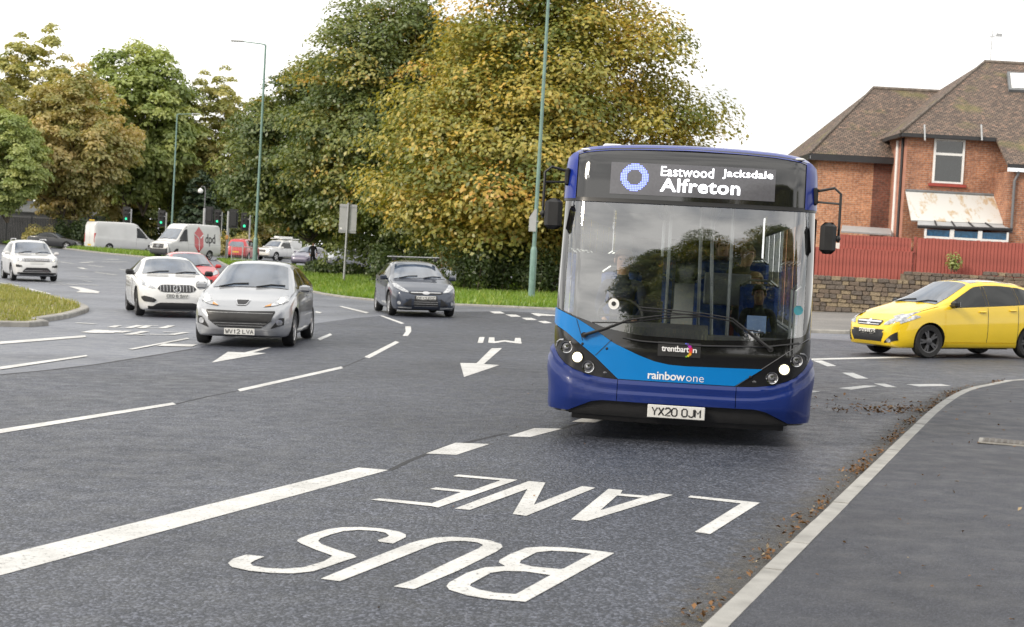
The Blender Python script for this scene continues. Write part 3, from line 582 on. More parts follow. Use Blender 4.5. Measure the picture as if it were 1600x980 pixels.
for q, n, sx, sy in (((1385, 645), 160, .45, .18), ((1405, 640), 120, .35, .15), ((1355, 628), 40, .5, .3)):
    c = gp(*q); x = c[0] + rng.normal(0, sx, n); y = c[1] + rng.normal(0, sy, n); Cs.append(np.c_[x, y, G(x, y) + .016 + rng.uniform(0, .025, n)]); Sz.append(rng.uniform(.01, .035, n))
n = 420; x = rng.uniform(1.5, 9, n); y = rng.uniform(6.5, 24, n); k = x > (y - 4.3) * .343 + .2; x, y = x[k], y[k]
Cs.append(np.c_[x, y, G(x, y) + .054 + rng.uniform(0, .006, len(x))]); Sz.append(rng.uniform(.006, .026, len(x)))
n = 130; x = rng.uniform(-1, 5, n); y = rng.uniform(7, 22, n); k = x < (y - 4.3) * .343 - .1; x, y = x[k], y[k]
Cs.append(np.c_[x, y, G(x, y) + .018 + rng.uniform(0, .004, len(x))]); Sz.append(rng.uniform(.004, .012, len(x)))
C = np.concatenate(Cs); S = np.concatenate(Sz); n = len(C)
tag(link('fallen_leaves', leafmesh('fallen_leaves', C, np.c_[rng.normal(0, .45, (n, 2)), np.ones(n)], S, .55, rng.beta(1.3, 1.5, n), 'litter', .25, rng)), 'brown fallen leaves drifted along the kerb and footway', 'leaves', kind='stuff')

# ================================================================== trees
def tree_meshes(name, seed, base_z, top_z, rx, ry, cz, nclump, nleaf, lsize, m, tint0=.45, tvar=.2, low=.0, skew=0.0, trunk_r=.35, stems=1, openness=.0, sway=.0):
    rng = np.random.default_rng(seed); H2 = (top_z - base_z)
    lob = rng.normal(size=(9, 3)); lob /= np.linalg.norm(lob, axis=1)[:, None]; la = rng.uniform(-.22, .20, 9)
    D = rng.normal(size=(nclump, 3)); D /= np.linalg.norm(D, axis=1)[:, None]
    k = 1 + (np.maximum(0, D @ lob.T - .55) / .45 * la).sum(1)
    rr = np.clip(rng.beta(3.6, 1.15, nclump), .25, .985) * k
    up = top_z - cz; dn = cz - base_z
    taper = np.where(D[:, 2] > 0, 1 - .34 * np.abs(D[:, 2]) ** 1.3, 1 - low * D[:, 2] ** 2)
    Cc = np.c_[D[:, 0] * rx * rr * taper, D[:, 1] * ry * rr * taper, cz + np.where(D[:, 2] > 0, D[:, 2] * up, D[:, 2] * dn) * rr]
    Cc[:, 0] += (Cc[:, 2] - cz) * skew
    cr = (rx + ry) / 2 * rng.uniform(.09, .20, nclump) * (1.2 - .25 * openness)
    ct = rng.normal(tint0, tvar, nclump)
    zone = np.sin(D[:, 0] * 2.3 + seed) * np.cos(D[:, 2] * 2.9 + seed * .7) * .5
    ct = ct + zone * tvar * 1.3
    per = np.maximum(12, (nleaf * cr ** 2 / (cr ** 2).sum()).astype(int)); idx = np.repeat(np.arange(nclump), per); n = len(idx)
    d = rng.normal(size=(n, 3)); d[:, 2] = np.where(d[:, 2] < -.2, -d[:, 2] * .7, d[:, 2]); d /= np.linalg.norm(d, axis=1)[:, None]; r = rng.uniform(0, 1, n) ** .3
    P = Cc[idx] + d * (r * cr[idx])[:, None] * np.array([1.2, 1.2, .62]) + rng.normal(0, .06, (n, 3)) * cr[idx][:, None]
    P[:, 2] -= (np.hypot(d[:, 0], d[:, 1]) * r) ** 2 * cr[idx] * .42          # sprays droop towards their rims
    out = P - np.array([0, 0, cz]); out /= np.linalg.norm(out, axis=1)[:, None]
    Nn = d * .8 + out * .35 + np.array([0, 0, .5]) + rng.normal(0, .42, (n, 3))
    crown = leafmesh(name + '_crown', P, Nn, lsize * rng.uniform(.6, 1.35, n), .62, ct[idx] + rng.normal(0, .11, n), m, .18, rng)
    trunks = []; tips = Cc[rng.permutation(nclump)[:max(24, nclump // 6)]]
    for s in range(stems):
        a = 2 * math.pi * s / stems + seed; off = np.array([math.cos(a), math.sin(a), 0]) * (trunk_r * 1.6 if stems > 1 else 0); ln = np.array([math.cos(a), math.sin(a), 0]) * (1.1 if stems > 1 else .15)
        zt = cz * .95; zs = np.linspace(-.3, zt, 7); path = [off + ln * (z / zt) ** 1.2 * (1 + .2 * math.sin(z + seed)) + np.array([0.08 * math.sin(z * 1.3 + s), .08 * math.cos(z * .9), z]) for z in zs]
        rad = [trunk_r * (1.35 if i == 0 else 1) * (1 - .72 * i / 6) / (stems ** .35) for i in range(7)]
        mb = MB(); lb = MB(); mb.tube(path, rad, 9)
        for t in tips[s::stems]:
            j = rng.integers(2, 6); p0 = np.array(path[j]); mid = p0 * .45 + t * .55 + np.array([0, 0, .12 * np.linalg.norm(t - p0)]) * rng.uniform(-.3, .9)
            r0 = rad[j] * rng.uniform(.3, .5); lb.tube([p0, p0 * .7 + mid * .3 + rng.normal(0, .08, 3), mid, t], [r0, r0 * .75, r0 * .45, r0 * .12], 5, False)
        trunks.append((mb.mesh(name + '_trunk', 'bark', True), lb.mesh(name + '_branches', 'bark', True)))
    return trunks, crown
def tree(name, label, meshes, x, y, scale=1.0, rz=0.0, group=None, z=None, sz=None):
    t = thing(name, label, 'tree', (x, y, float(G(x, y)) if z is None else z), rz, group); t.scale = (scale, scale, sz or scale)
    for a, b in meshes[0]: link('branches', b, link('trunk', a, t))['kind'] = 'stuff'
    link('crown', meshes[1], t); return t
gold = tree_meshes('gold', 5, .3, 17.6, 8.7, 7.0, 5.2, 800, 185000, .112, 'leaf_gold', .46, .2, low=.25, trunk_r=.34, stems=3)
deep = tree_meshes('deep', 11, 1.2, 16.2, 6.8, 6.2, 7.6, 580, 125000, .115, 'leaf_deep', .42, .2, low=.35, trunk_r=.36, stems=1)
deep2 = tree_meshes('deep2', 23, 1.7, 12.0, 5.2, 5.0, 5.8, 380, 78000, .112, 'leaf_deep', .40, .2, low=.3, trunk_r=.28, stems=2)
green = tree_meshes('green', 31, 4.0, 19.5, 6.4, 6.0, 10.5, 460, 52000, .20, 'leaf_green', .5, .2, low=.5, trunk_r=.38, stems=2, openness=.4)
brown = tree_meshes('brown', 47, 3.2, 17.0, 6.6, 6.0, 9.5, 460, 52000, .19, 'leaf_brown', .5, .2, low=.5, trunk_r=.36, stems=4, openness=.5)
olive = tree_meshes('olive', 53, 5.0, 20.0, 5.2, 5.0, 11.5, 320, 30000, .19, 'leaf_olive', .5, .22, low=.4, trunk_r=.30, stems=1, openness=1)
ever = tree_meshes('ever', 61, .3, 9.0, 2.4, 2.4, 3.4, 190, 16000, .14, 'leaf_ever', .5, .2, low=.2, trunk_r=.2)
def wx(px, Y): return at(px, 400, Y)[0]
tree('maple_tree', 'broad maple turning gold, its low crown rising behind the blue bus', gold, wx(852, 76), 76, 1.0, .3)
tree('maple_tree', 'tall dark green maple with orange tips beside the sign board', deep, wx(616, 92), 92, 1.05, 1.1)
tree('sycamore_tree', 'dark leafy sycamore leaning over the parked cars behind the verge', deep2, wx(486, 101), 101, 1.14, .4)
tree('sycamore_tree', 'small dark sycamore filling the gap between the maple and the sign board', deep2, wx(690, 84), 84, .82, 2.2)
tree('maple_tree', 'dark maple standing behind the gold maple above the bus', deep, wx(735, 104), 104, 1.06, 2.6)
tree('beech_tree', 'bronze brown beech with several stems above the white off-roader', brown, wx(100, 158), 158, 1.0, .2)
tree('ash_tree', 'tall fresh green ash behind the plain white van', green, wx(205, 172), 172, 1.17, .9)
tree('ash_tree', 'low spreading green tree with a leaning trunk beside the dark timber fence', green, wx(8, 148), 148, .66, 2.4)
tree('poplar_tree', 'tall thin pale olive tree behind the bronze beech', olive, wx(22, 200), 200, 1.30, 1.7)
tree('birch_tree', 'sparse brownish birch behind the traffic lights and the delivery van', olive, wx(338, 178), 178, .98, .3)
tree('ash_tree', 'green ash with thin trunk between the two white vans', green, wx(272, 185), 185, .82, 3.6)
tree('beech_tree', 'thin brown tree at the back of the green ash trees', brown, wx(150, 196), 196, .95, 3.1)
tree('yew_tree', 'dark evergreen yew behind the tall traffic signal pole', ever, wx(312, 160), 160, 1.0, 0)
tree('yew_tree', 'dark evergreen bush beneath the bronze beech stems', ever, wx(118, 170), 170, .85, 1)
tree('beech_tree', 'brown tinted tree overhanging the white pickup', brown, wx(392, 176), 176, .80, 5.1)
tree('beech_tree', 'bronze beech at the edge of the wood above the timber fence', brown, wx(-60, 172), 172, 1.05, 4.1)
far_g = tree_meshes('far', 71, .2, 11, 5.5, 4.0, 4.5, 220, 20000, .2, 'leaf_deep', .38, .2, low=.1, trunk_r=.3)
for i, (px, Y, s, lab) in enumerate(((170, 205, 1.0, 'thick undergrowth tree in the gap behind the plain white van'), (300, 210, 1.0, 'dark thicket tree behind the row of traffic lights'), (430, 190, 1.1, 'dark bushy tree behind the white pickup'), (540, 150, .9, 'dark bushy tree far behind the sign board'), (60, 215, 1.0, 'dark woodland tree behind the timber fence'), (235, 200, .8, 'short bushy tree behind the delivery van'), (345, 168, .72, 'low dark bushy tree beside the thick grey signal pole'), (375, 205, 1.1, 'dark thicket tree far behind the guard railing'), (1000, 120, .9, 'bushy tree hidden mostly behind the bus and the gold maple'))):
    tree('thicket_tree', lab, far_g, wx(px, Y), Y, s, i * 1.3)
# trees on the other side of the road, behind the photographer (seen mirrored in the windscreen)
for i, (x, y, s, m_, lab) in enumerate(((1.8, -11, 1.0, deep, 'dark tree straight behind the photographer, mirrored in the bus windscreen'), (9.5, -8, 1.05, deep, 'spreading tree over the near footway behind the photographer'), (17, -13, 1.0, deep, 'dense tree beyond the spreading footway tree behind the photographer'), (5.5, -21, 1.15, deep2, 'second row tree behind the photographer'), (26, -9, 1.0, deep, 'outermost tree of the row behind the photographer'), (-7.5, -23, 1.25, deep, 'dark tree nearest the kerb behind the photographer'), (-3.2, -27, 1.0, deep2, 'small tree behind the kerbside tree at the photographer\'s back'), (13, -25, 1.2, deep2, 'back row tree filling the gap behind the photographer'))):
    tree('roadside_tree', lab, m_, x, y, s, i * 1.7)

def bush(name, label, cat, x0, x1, y0, y1, h, n, m, ls, seed, zb=.05, group=None, spr=1.0):
    rng = np.random.default_rng(seed); k = max(3, int((x1 - x0) * 3.2)); cx = rng.uniform(x0, x1, k); cy = rng.uniform(y0, y1, k); hh = h * rng.uniform(.6, 1.1, k)
    idx = rng.integers(0, k, n); d = rng.normal(size=(n, 3)); d /= np.linalg.norm(d, axis=1)[:, None]; r = rng.uniform(.5, 1, n)
    P = np.c_[cx[idx] + d[:, 0] * r * .75 * spr, cy[idx] + d[:, 1] * r * .6 * spr, hh[idx] * .5 + d[:, 2] * r * hh[idx] * .5]; P[:, 2] = np.maximum(P[:, 2], 0.03)
    c = np.array([(x0 + x1) / 2, (y0 + y1) / 2]); P[:, 0] -= c[0]; P[:, 1] -= c[1]
    t = thing(name, label, cat, (c[0], c[1], float(G(*c)) + zb), 0, group)
    link('foliage', leafmesh('foliage', P, d + np.array([0, -.1, .5]) + rng.normal(0, .5, (n, 3)), ls * rng.uniform(.6, 1.3, n), .6, rng.normal(.45, .2, n), m, .15, rng), t)
    mb = MB()
    for i in range(k): mb.tube([(cx[i] - c[0], cy[i] - c[1], -.05), (cx[i] - c[0] + .1, cy[i] - c[1], hh[i] * .4), (cx[i] - c[0] - .05, cy[i] - c[1] + .05, hh[i] * .8)], [.03, .022, .008], 5, False)
    mb.build('stems', 'bark', t)['kind'] = 'stuff'; return t
bush('hedge', 'overgrown dark green hedge behind the tall green lamp post', 'hedge', -3.5, 6.0, 69.5, 72, 2.3, 16000, 'leaf_hedge', .075, 1)
bush('hedge', 'shaded rough hedge behind the dark blue hatchback', 'hedge', -6.6, -3.5, 74, 78, 2.0, 7000, 'leaf_hedge', .08, 2)
bush('bush', 'dark scrubby bush between the sign post and the parked cars', 'bush', -12.0, -8.2, 93, 95, .8, 4000, 'leaf_hedge', .09, 3)
bush('bush', 'rough undergrowth beside the red vehicle by the traffic lights', 'bush', -29.5, -24, 146, 149, 2.4, 5000, 'leaf_brown', .12, 4)
bush('bush', 'scrub bush behind the black car beside the plain white van', 'bush', -44, -38.5, 152, 155, 3.2, 6000, 'leaf_hedge', .13, 5)
bush('bush', 'dry brown shrub in front of the dark timber fence', 'bush', -45.6, -43.2, 147, 148.5, 2.1, 2600, 'leaf_brown', .1, 6)
# ================================================================== house, wall, fence
def rel(o, pts): l = o.matrix_world.translation; return [(p[0] - l[0], p[1] - l[1], p[2] - l[2]) for p in pts]
def roof_plane(pts, parent, th=.09, name='roof', m='roof_tile'):
    P = [Vector(p) for p in pts]; nrm = (P[1] - P[0]).cross(P[2] - P[0]).normalized()
    if nrm.z < 0: P.reverse(); nrm = -nrm
    u = Vector((0, 0, 1)).cross(nrm).normalized(); v = nrm.cross(u); n = len(P)
    me = bpy.data.meshes.new(name); me.from_pydata([tuple(p) for p in P] + [tuple(p - nrm * th) for p in P], [], [tuple(range(n)), tuple(range(2 * n - 1, n - 1, -1))] + [(i, n + i, n + (i + 1) % n, (i + 1) % n) for i in range(n)])
    uv = me.uv_layers.new(name='UVMap')
    for l in me.loops: co = me.vertices[l.vertex_index].co; uv.data[l.index].uv = (co.dot(u), co.dot(v))
    me.materials.append(MATS[m]); return link(name, me, parent)
YB, YA, YC = 60.0, 62.3, 58.3
hb = at(1413, 300, YB); house = thing('brick_house', 'red brick house with brown tiled hipped roof behind the red fence', 'house', (hb[0], YB, .25))
L0 = house.matrix_world.translation
def H(px, py, Y): p = at(px, py, Y); return (p[0] - L0[0], p[1] - L0[1], p[2] - L0[2])
zB = H(1490, 214, YB)[2]; xBr = H(1572, 300, YB)[0]; zA = H(1330, 246, YA)[2]; xAl = H(1276, 300, YA)[0]; xAm = H(1363, 300, YA)[0]; dA = YA - YB
MB().box((xBr / 2, 4.5, zB / 2 - .2), (xBr, 9.0, zB + .4)).build('wall', 'brick_red', house)
MB().box((-.006, dA / 2 - .15, zB / 2 - .25), (.012, dA - .3, zB + .2)).build('wall', 'return_lit_pink', house)
MB().box(((xAl + xAm) / 2, dA + 3.5, zA / 2 - .2), (xAm - xAl, 7, zA + .4)).build('wall', 'brick_orange', house)
MB().box((xAm / 2, dA + 3.42, zA / 2 - .2), (-xAm, 6.9, zA + .38)).build('wall', 'brick_dark', house)
dC = YC - YB; xC0 = H(1574, 300, YC)[0]; zC = H(1580, 268, YC)[2]
MB().box((xC0 + 3, dC + 3, zC / 2 - .2), (6, 6, zC + .4)).build('wall', 'brick_red', house)
# roofs
R1 = H(1538, 97, YB + 5.2); R2 = (R1[0] + 9, R1[1], R1[2]); E1 = (-.35, -.35, zB + .02); E0 = (-.35, dA + .2, zB - .02)
sl = (R1[2] - E1[2]) / (R1[1] - E1[1]); ey = dC - .3; ez = E1[2] + (ey - E1[1]) * sl; xr = xBr - .05
xr = xC0 - .14; kk = (xr - E1[0]) / (R1[0] - E1[0]); Hh = tuple(np.array(E1) * (1 - kk) + np.array(R1) * kk); roof_plane([E1, (xr, -.35, zB + .02), Hh], house); roof_plane([(xr, ey, ez), (xr + 9, ey, ez), (xr + 9, R1[1], R1[2]), R1, Hh], house)
roof_plane([E1, R1, (E1[0], E1[1] + 2 * (R1[1] - E1[1]), zB + .02)], house)
A1 = H(1364, 138, YA + 4.3); A0 = (xAl - .4, dA - .35, zA + .05); A2 = (xAl - .4, dA + 8.5, zA + .05)
roof_plane([A0, (-.02, dA - .35, zA + .05), (3.5, dA + 2.5, (A1[2] + zA) / 2 + .3), (A1[0] + 5.2, A1[1], A1[2]), A1], house)
roof_plane([A0, A1, A2], house)
mb = MB(); mb.tube([A1, (A1[0] + 5, A1[1], A1[2])], .09, 8); mb.tube([A1, (A0[0], A0[1], A0[2] + .05)], .06, 6); mb.tube([R1, R2], .09, 8); mb.tube([R1, (E1[0], E1[1], E1[2] + .05)], .06, 6); mb.build('ridge_tiles', 'stone_c', house)
mb = MB(); mb.box((xAl / 2 - .2, dA - .36, zA - .08), (-xAl + .38, .06, .24)); mb.box((xAl - .42, dA + 4, zA - .08), (.06, 8.6, .24)); mb.build('fascia', 'fascia', house)
mb = MB(); mb.box((xr / 2 - .15, -.36, zB - .05), (xr + .35, .08, .13)); mb.box((-.36, dA / 2 - .1, zB - .07), (.08, dA + .4, .13)); mb.box((xr + 4, ey - .02, ez - .08), (8, .08, .13)); mb.build('gutter', 'fascia', house)
for px in (1446, 1535): p = H(px, 205, YB - .5); MB().tube([(p[0], p[1] + .2, p[2] + .25), (p[0], p[1] - .02, p[2] - .35)], .035, 6).build('roof_strut', 'galv', house)
# window
wx0, wx1 = H(1458, 250, YB)[0], H(1506, 250, YB)[0]; wz0, wz1 = H(1480, 287, YB)[2], H(1485, 218, YB)[2]; wm = wz0 + (wz1 - wz0) * .66
wn = MB(); f = .07
wn.box(((wx0 + wx1) / 2, -.02, wz0 + f / 2), (wx1 - wx0, .07, f)); wn.box(((wx0 + wx1) / 2, -.02, wz1 - f / 2), (wx1 - wx0, .07, f)); wn.box(((wx0 + wx1) / 2, -.018, wm), (wx1 - wx0 - .01, .066, .09))
for x in (wx0 + f / 2, wx1 - f / 2): wn.box((x, -.022, (wz0 + wz1) / 2), (f + .01, .08, wz1 - wz0 + .004))
win = wn.build('window', 'upvc', house)
for z0, z1 in ((wz0 + f, wm - .045), (wm + .045, wz1 - f)): MB().box(((wx0 + wx1) / 2, -.006, (z0 + z1) / 2), (wx1 - wx0 - 2 * f, .012, z1 - z0)).build('pane', 'win_glass', win)
MB().box(((wx0 + wx1) / 2, -.06, wz0 - .07), (wx1 - wx0 + .25, .14, .11), bev=.01).build('sill', 'sill_red', win)
MB().box(((wx0 + wx1) / 2, -.03, wz1 + .06), (wx1 - wx0 + .1, .07, .1)).build('lintel', 'lead', win)
# lean-to with rusty sheet roof, glazed porch below
t0, t1, b0, b1 = H(1415, 298, YB - .03), H(1562, 306, YB - .03), H(1424, 344, YB - 1.5), H(1567, 350, YB - 1.5)
roof_plane([t0, t1, b1, b0], house, .05, 'sheet_roof', 'rust_sheet')
mb = MB(); mb.tube([t0, t1], .07, 6); mb.build('flashing', 'lead', house)
c0, c1, c2, c3 = H(1434, 345, YB - 1.5), H(1566, 351, YB - 1.5), H(1582, 359, YB - 1.95), H(1434, 354, YB - 1.95)
roof_plane([c0, c1, c2, c3], house, .05, 'porch_roof', 'sign_grey')
mb = MB(); mb.tube([c3, c2], .06, 6); mb.build('gutter', 'fascia', house)
for i in range(1, 5): k = i / 5; q = [tuple(np.array(c0) * (1 - k) + np.array(c1) * k + np.array([0, 0, .03])), tuple(np.array(c3) * (1 - k) + np.array(c2) * k + np.array([0, 0, .03]))]; MB().tube(q, .03, 5).build('glazing_bar', 'fascia', house)
zp = c3[2] - .06; y_ = -1.9; xs = [H(p, 365, YB - 1.9)[0] for p in (1444, 1487, 1531, 1576)]
for i in range(3):
    pw = MB().box(((xs[i] + xs[i + 1]) / 2, y_, zp - .30), (xs[i + 1] - xs[i], .06, .08)); pw.box((xs[i] + .04, y_ - .003, zp - .5), (.08, .07, 1.05)); pw.box((xs[i + 1] - .035, y_ - .001, zp - .5), (.07, .068, 1.04))
    w_ = pw.build('window', 'upvc', house)
    MB().box(((xs[i] + xs[i + 1]) / 2, y_ + .02, zp - .15), (xs[i + 1] - xs[i] - .15, .02, .26)).build('pane', 'win_blue', w_)
    MB().box(((xs[i] + xs[i + 1]) / 2, y_ + .02, zp - .68), (xs[i + 1] - xs[i] - .15, .02, .66)).build('pane', 'bus_grey', w_)
MB().box((xs[0] - .3, -1.0, 1.3), (.28, 1.9, 2.9)).build('wall', 'brick_red', house)
# pipes, skylight, shed roof, aerial
mb = MB(); p = H(1584, 300, YC - .08); mb.tube([(p[0] + .15, p[1], zC), (p[0], p[1], zC - .35), (p[0], p[1], zC - 2.2), (p[0] - .9, p[1], zC - 2.3)], .05, 8); mb.build('drainpipe', 'pipe', house)
mb = MB(); mb.tube([(-.06, .5, zB - .1), (-.06, .45, zB - .4), (-.06, .4, .2)], .055, 8); mb.build('drainpipe', 'fascia', house)
mb = MB(); mb.tube([(-.06, 1.25, zB - .15), (-.06, 1.2, .8)], .06, 8); mb.build('drainpipe', 'upvc', house)
s0, s1, s2, s3 = H(1573, 116, YB + 4.15), H(1620, 118, YB + 4.15), H(1626, 146, YB + 2.95), H(1576, 144, YB + 2.95); up = np.array([0, -.05, .1])
roof_plane([tuple(np.array(s) + up) for s in (s0, s1, s2, s3)], house, .14, 'skylight', 'lead')
cc = sum(np.array(s) for s in (s0, s1, s2, s3)) / 4; roof_plane([tuple(cc + (np.array(s) - cc) * .82 + up * 1.15) for s in (s0, s1, s2, s3)], house, .02, 'pane', 'upvc')
ar = H(1547, 97, YB + 5.2); mb = MB(); mb.tube([ar, (ar[0] + .02, ar[1], ar[2] + 1.15)], .018, 5); mb.tube([(ar[0] - .1, ar[1], ar[2] + 1.0), (ar[0] + .3, ar[1], ar[2] + 1.1)], .02, 5)
for k, w in ((.55, .3), (.75, .42), (1.25, .45)): mb.tube([(ar[0] - w / 2, ar[1], ar[2] + k), (ar[0] + w / 2 + .1, ar[1], ar[2] + k + .01)], .009, 4)
mb.box((ar[0] + .3, ar[1], ar[2] + 1.1), (.22, .05, .12)); mb.tube([(ar[0] + .02, ar[1], ar[2] + 1.1), (ar[0] + .02, ar[1], ar[2] + 1.26)], .01, 4); mb.build('aerial', 'galv', house)
s4 = thing('garden_shed', 'low shed with grey sheet roof and pale wall showing above the red fence', 'shed', at(1350, 400, 60.5)[:2] + (.3,)); q = s4.matrix_world.translation
a0, a1 = at(1316, 352, 61.5), at(1391, 357, 61.5); b0, b1 = at(1314, 361, 60.2), at(1393, 366, 60.2)
roof_plane(rel(s4, [a0, a1, b1, b0]), s4, .06, 'roof', 'sign_grey'); MB().box(((b0[0] + b1[0]) / 2 - q[0], 1.0 - .2, 1.3), (b1[0] - b0[0] - .2, 1.5, 2.55)).build('wall', 'upvc', s4)
# stone wall
rs = random.Random(9); wl = at(1262, 470, 57.2)[0]; wr = at(1660, 470, 57.2)[0]; wz = .22
wall = thing('stone_wall', 'old rough brown stone wall under the red fence', 'wall', (wl, 57.2, wz)); WL = wr - wl; step = at(1411, 430, 57.2)[0] - wl
def wtop(x): return 1.46 if x < step else 1.70 + .03 * (x - step)
MB().box((step / 2, .22, .68), (step, .36, 1.36)).build('core', 'mortar', wall); MB().box(((step + WL) / 2, .22, .80), (WL - step, .36, 1.60)).build('core', 'mortar', wall)
SM = []
for i in range(9):
    m = MB().box((0, 0, 0), (1, 1, 1), bev=.10); m.v = [(x + rs.uniform(-.06, .06), y + rs.uniform(-.12, .12), z + rs.uniform(-.08, .08)) for x, y, z in m.v]; SM.append(m.mesh('stone', ('stone_a', 'stone_b', 'stone_c')[i % 3]))
z = 0.0; n_st = 0
while z < 1.9:
    h = rs.uniform(.11, .18); x = rs.uniform(-.2, 0)
    while x < WL:
        w = rs.uniform(.17, .44)
        if z + h * .6 < wtop(x + w / 2):
            o = link('stone', SM[rs.choice((0, 0, 1, 2, 3, 4, 4, 5, 6, 7, 7, 8)) if z < .75 else rs.choice((0, 2, 3, 5, 6, 8, 8, 1))], wall); o.location = (x + w / 2, .06 + rs.uniform(-.025, .02), z + h / 2); o.scale = (w - .02, .16, h - .018); o.rotation_euler = (0, rs.uniform(-.04, .04), 0); n_st += 1
        x += w
    z += h
bush('wall_plant', 'small green plant sprouting from the top of the stone wall', 'plant', at(1484, 415, 57)[0], at(1498, 415, 57)[0], 57.0, 57.2, .62, 260, 'leaf_green', .055, 9, zb=wtop(5) + .02, spr=.34)
# red fence
def fence_run(root, x0, x1, z0, z1, y):
    n = int((x1 - x0) / .125); bm_ = MB().add([(0, 0, 0), (.126, -.036, 0), (.126, -.010, 0), (0, .006, 0), (0, 0, 1), (.126, -.036, 1), (.126, -.010, 1), (0, .006, 1)], [(0, 1, 5, 4), (1, 2, 6, 5), (2, 3, 7, 6), (3, 0, 4, 7), (4, 5, 6, 7), (3, 2, 1, 0)]).mesh('board', 'fence_red')
    for i in range(n):
        o = link('board', bm_, root); o.location = (x0 + i * .125, y + rs.uniform(-.004, .004), z0 + rs.uniform(-.01, .01)); o.scale = (1, 1, z1 - z0 + rs.uniform(-.012, .012))
fx0 = at(1262, 400, 57.65); fence = thing('board_fence', 'red stained closeboard timber fence on top of the stone wall', 'fence', (fx0[0], 57.65, 0)); q = fence.matrix_world.translation
xs_ = at(1428, 400, 57.65)[0] - q[0]; xt = at(1314, 400, 57.65)[0] - q[0]; xe = at(1660, 400, 57.65)[0] - q[0]
zl = at(1290, 387, 57.65)[2]; zr = at(1500, 375, 57.65)[2]; zu = at(1370, 369, 57.65)[2]
fence_run(fence, 0, xs_, 1.55, zl, 0); fence_run(fence, xs_ + .1, xe, 1.7, zr, 0); fence_run(fence, xt, xs_ - .02, zl - .06, zu, .07)
for x, zt in ((0, zl), (xt, zu), (xs_ + .04, zr + .03), (xe, zr)): MB().box((x, .09, (1.4 + zt) / 2), (.09, .09, zt - 1.4)).build('post', 'fence_red', fence)
for (x0, x1, zz) in ((0, xs_, 2.2), (xs_ + .1, xe, 2.4), (xs_ + .1, xe, zr - .12)): MB().box(((x0 + x1) / 2, .03, zz), (x1 - x0, .04, .07)).build('rail', 'fence_red', fence)
MB().box((xt / 2 + xs_ / 2, .03, zl + .01), (xs_ - xt, .1, .05)).build('rail', 'fence_red', fence)

# far timber fence and low building on the left
tf = thing('timber_fence', 'dark slatted timber fence under the trees beside the black car', 'fence', (wx(-30, 156), 156, .1)); q = wx(125, 156) - wx(-30, 156)
mb = MB()
for i in range(int(q / .16)): mb.box((i * .16 + .08, 0, 1.35), (.13, .03, 2.7))
p_ = mb.build('slats', 'fence_dark', tf); p_['kind'] = 'stuff'
for i in range(int(q / 2.4) + 1): MB().box((i * 2.4, .08, 1.4), (.12, .12, 2.8)).build('post', 'fence_dark', tf)
lb = thing('low_building', 'long low building with grey roof behind the dark timber fence', 'building', (wx(28, 168), 168, .1))
MB().box((0, 3, 1.7), (15, 6, 3.4)).build('wall', 'pipe', lb); roof_plane([(-8, -.5, 3.4), (8, -.5, 3.4), (8, 3, 4.6), (-8, 3, 4.6)], lb, .1, 'roof', 'lead')

# ================================================================== street furniture
def lamp_post(label, px, py, Y, ht, arm, scale=1.0):
    x = at(px, py, Y)[0]; t = thing('lamp_post', label, 'lamp post', (x, Y, float(G(x, Y)) + .07), 0, 'tall green lamp posts along the road')
    MB().lathe([(.13, -.1), (.13, 1.85), (.115, 1.95), (.085, 2.02)], n=14).build('base', 'post_green', t, True)
    MB().tube([(0, 0, 1.95), (.02, 0, ht * .5), (.03, 0, ht)], [.085, .07, .055], 10).build('pole', 'post_green', t, True)
    MB().box((0, -.132, 1.0), (.11, .012, .55)).build('access_door', 'post_green', t)
    MB().tube([(.03, 0, ht), (.03 + arm * .15, 0, ht + .05), (arm, 0, ht + .13)], [.05, .035, .03], 8).build('arm', 'post_green', t, True)
    d = 1 if arm > 0 else -1
    MB().box((arm + d * .28, 0, ht + .14), (.72, .22, .09), bev=.03).build('lantern', 'sign_grey', t); return t
lamp_post('tall green lamp post beside the silver hatchback, arm reaching over the road', 397, 428, 88, 12.55, -1.25)
lp = lamp_post('tall green lamp post with a small sign standing on the grass near the bus', 830, 469, 62.7, 13.2, -1.5)
lamp_post('distant green lamp post behind the white delivery van', 266, 400, 144, 12.5, 1.5)
zs_ = at(830, 345, 62.7)[2]; sg = MB().prism([(-.30, -.42), (-.30, .12), (-.10, .46), (-.02, .46), (-.02, -.42)], 'y', -.13, -.10); o = sg.build('sign_plate', 'sign_grey', lp); o.location = (.05, -.02, zs_ - lp.matrix_world.translation.z)
MB().box((-.05, -.02, zs_ - .1), (.32, .2, .05)).build('bracket', 'galv', lp)
sp = gp(537, 443); sx, sy, sz = sp[0], 79.4, float(G(sp[0], 79.4)); sb = thing('road_sign', 'grey back of a tall rectangular road sign on a slim post in the verge', 'sign', (sx, sy, sz + .05))
MB().tube([(0, 0, -.2), (.05, 0, 3.95)], .055, 10).build('post', 'galv', sb, True)
z0, z1 = at(545, 366, 79.4)[2] - sz, at(545, 321, 79.4)[2] - sz
MB().box((.05, .07, (z0 + z1) / 2), (.86, .02, z1 - z0), bev=.006).build('plate', 'sign_grey', sb)
for zz in (z0 + .12, z1 - .12): MB().box((.05, .05, zz), (.84, .03, .05)).build('stiffener', 'galv', sb)
MB().box((-.28, .055, z0 + .22), (.1, .006, .08)).build('label', 'white_decal', sb)
lt = at(316, 400, 150); t = thing('path_light', 'slim hooked park lantern in front of the dark yew', 'lamp', (lt[0], 150, .1))
ht = at(316, 295, 150)[2] - .1
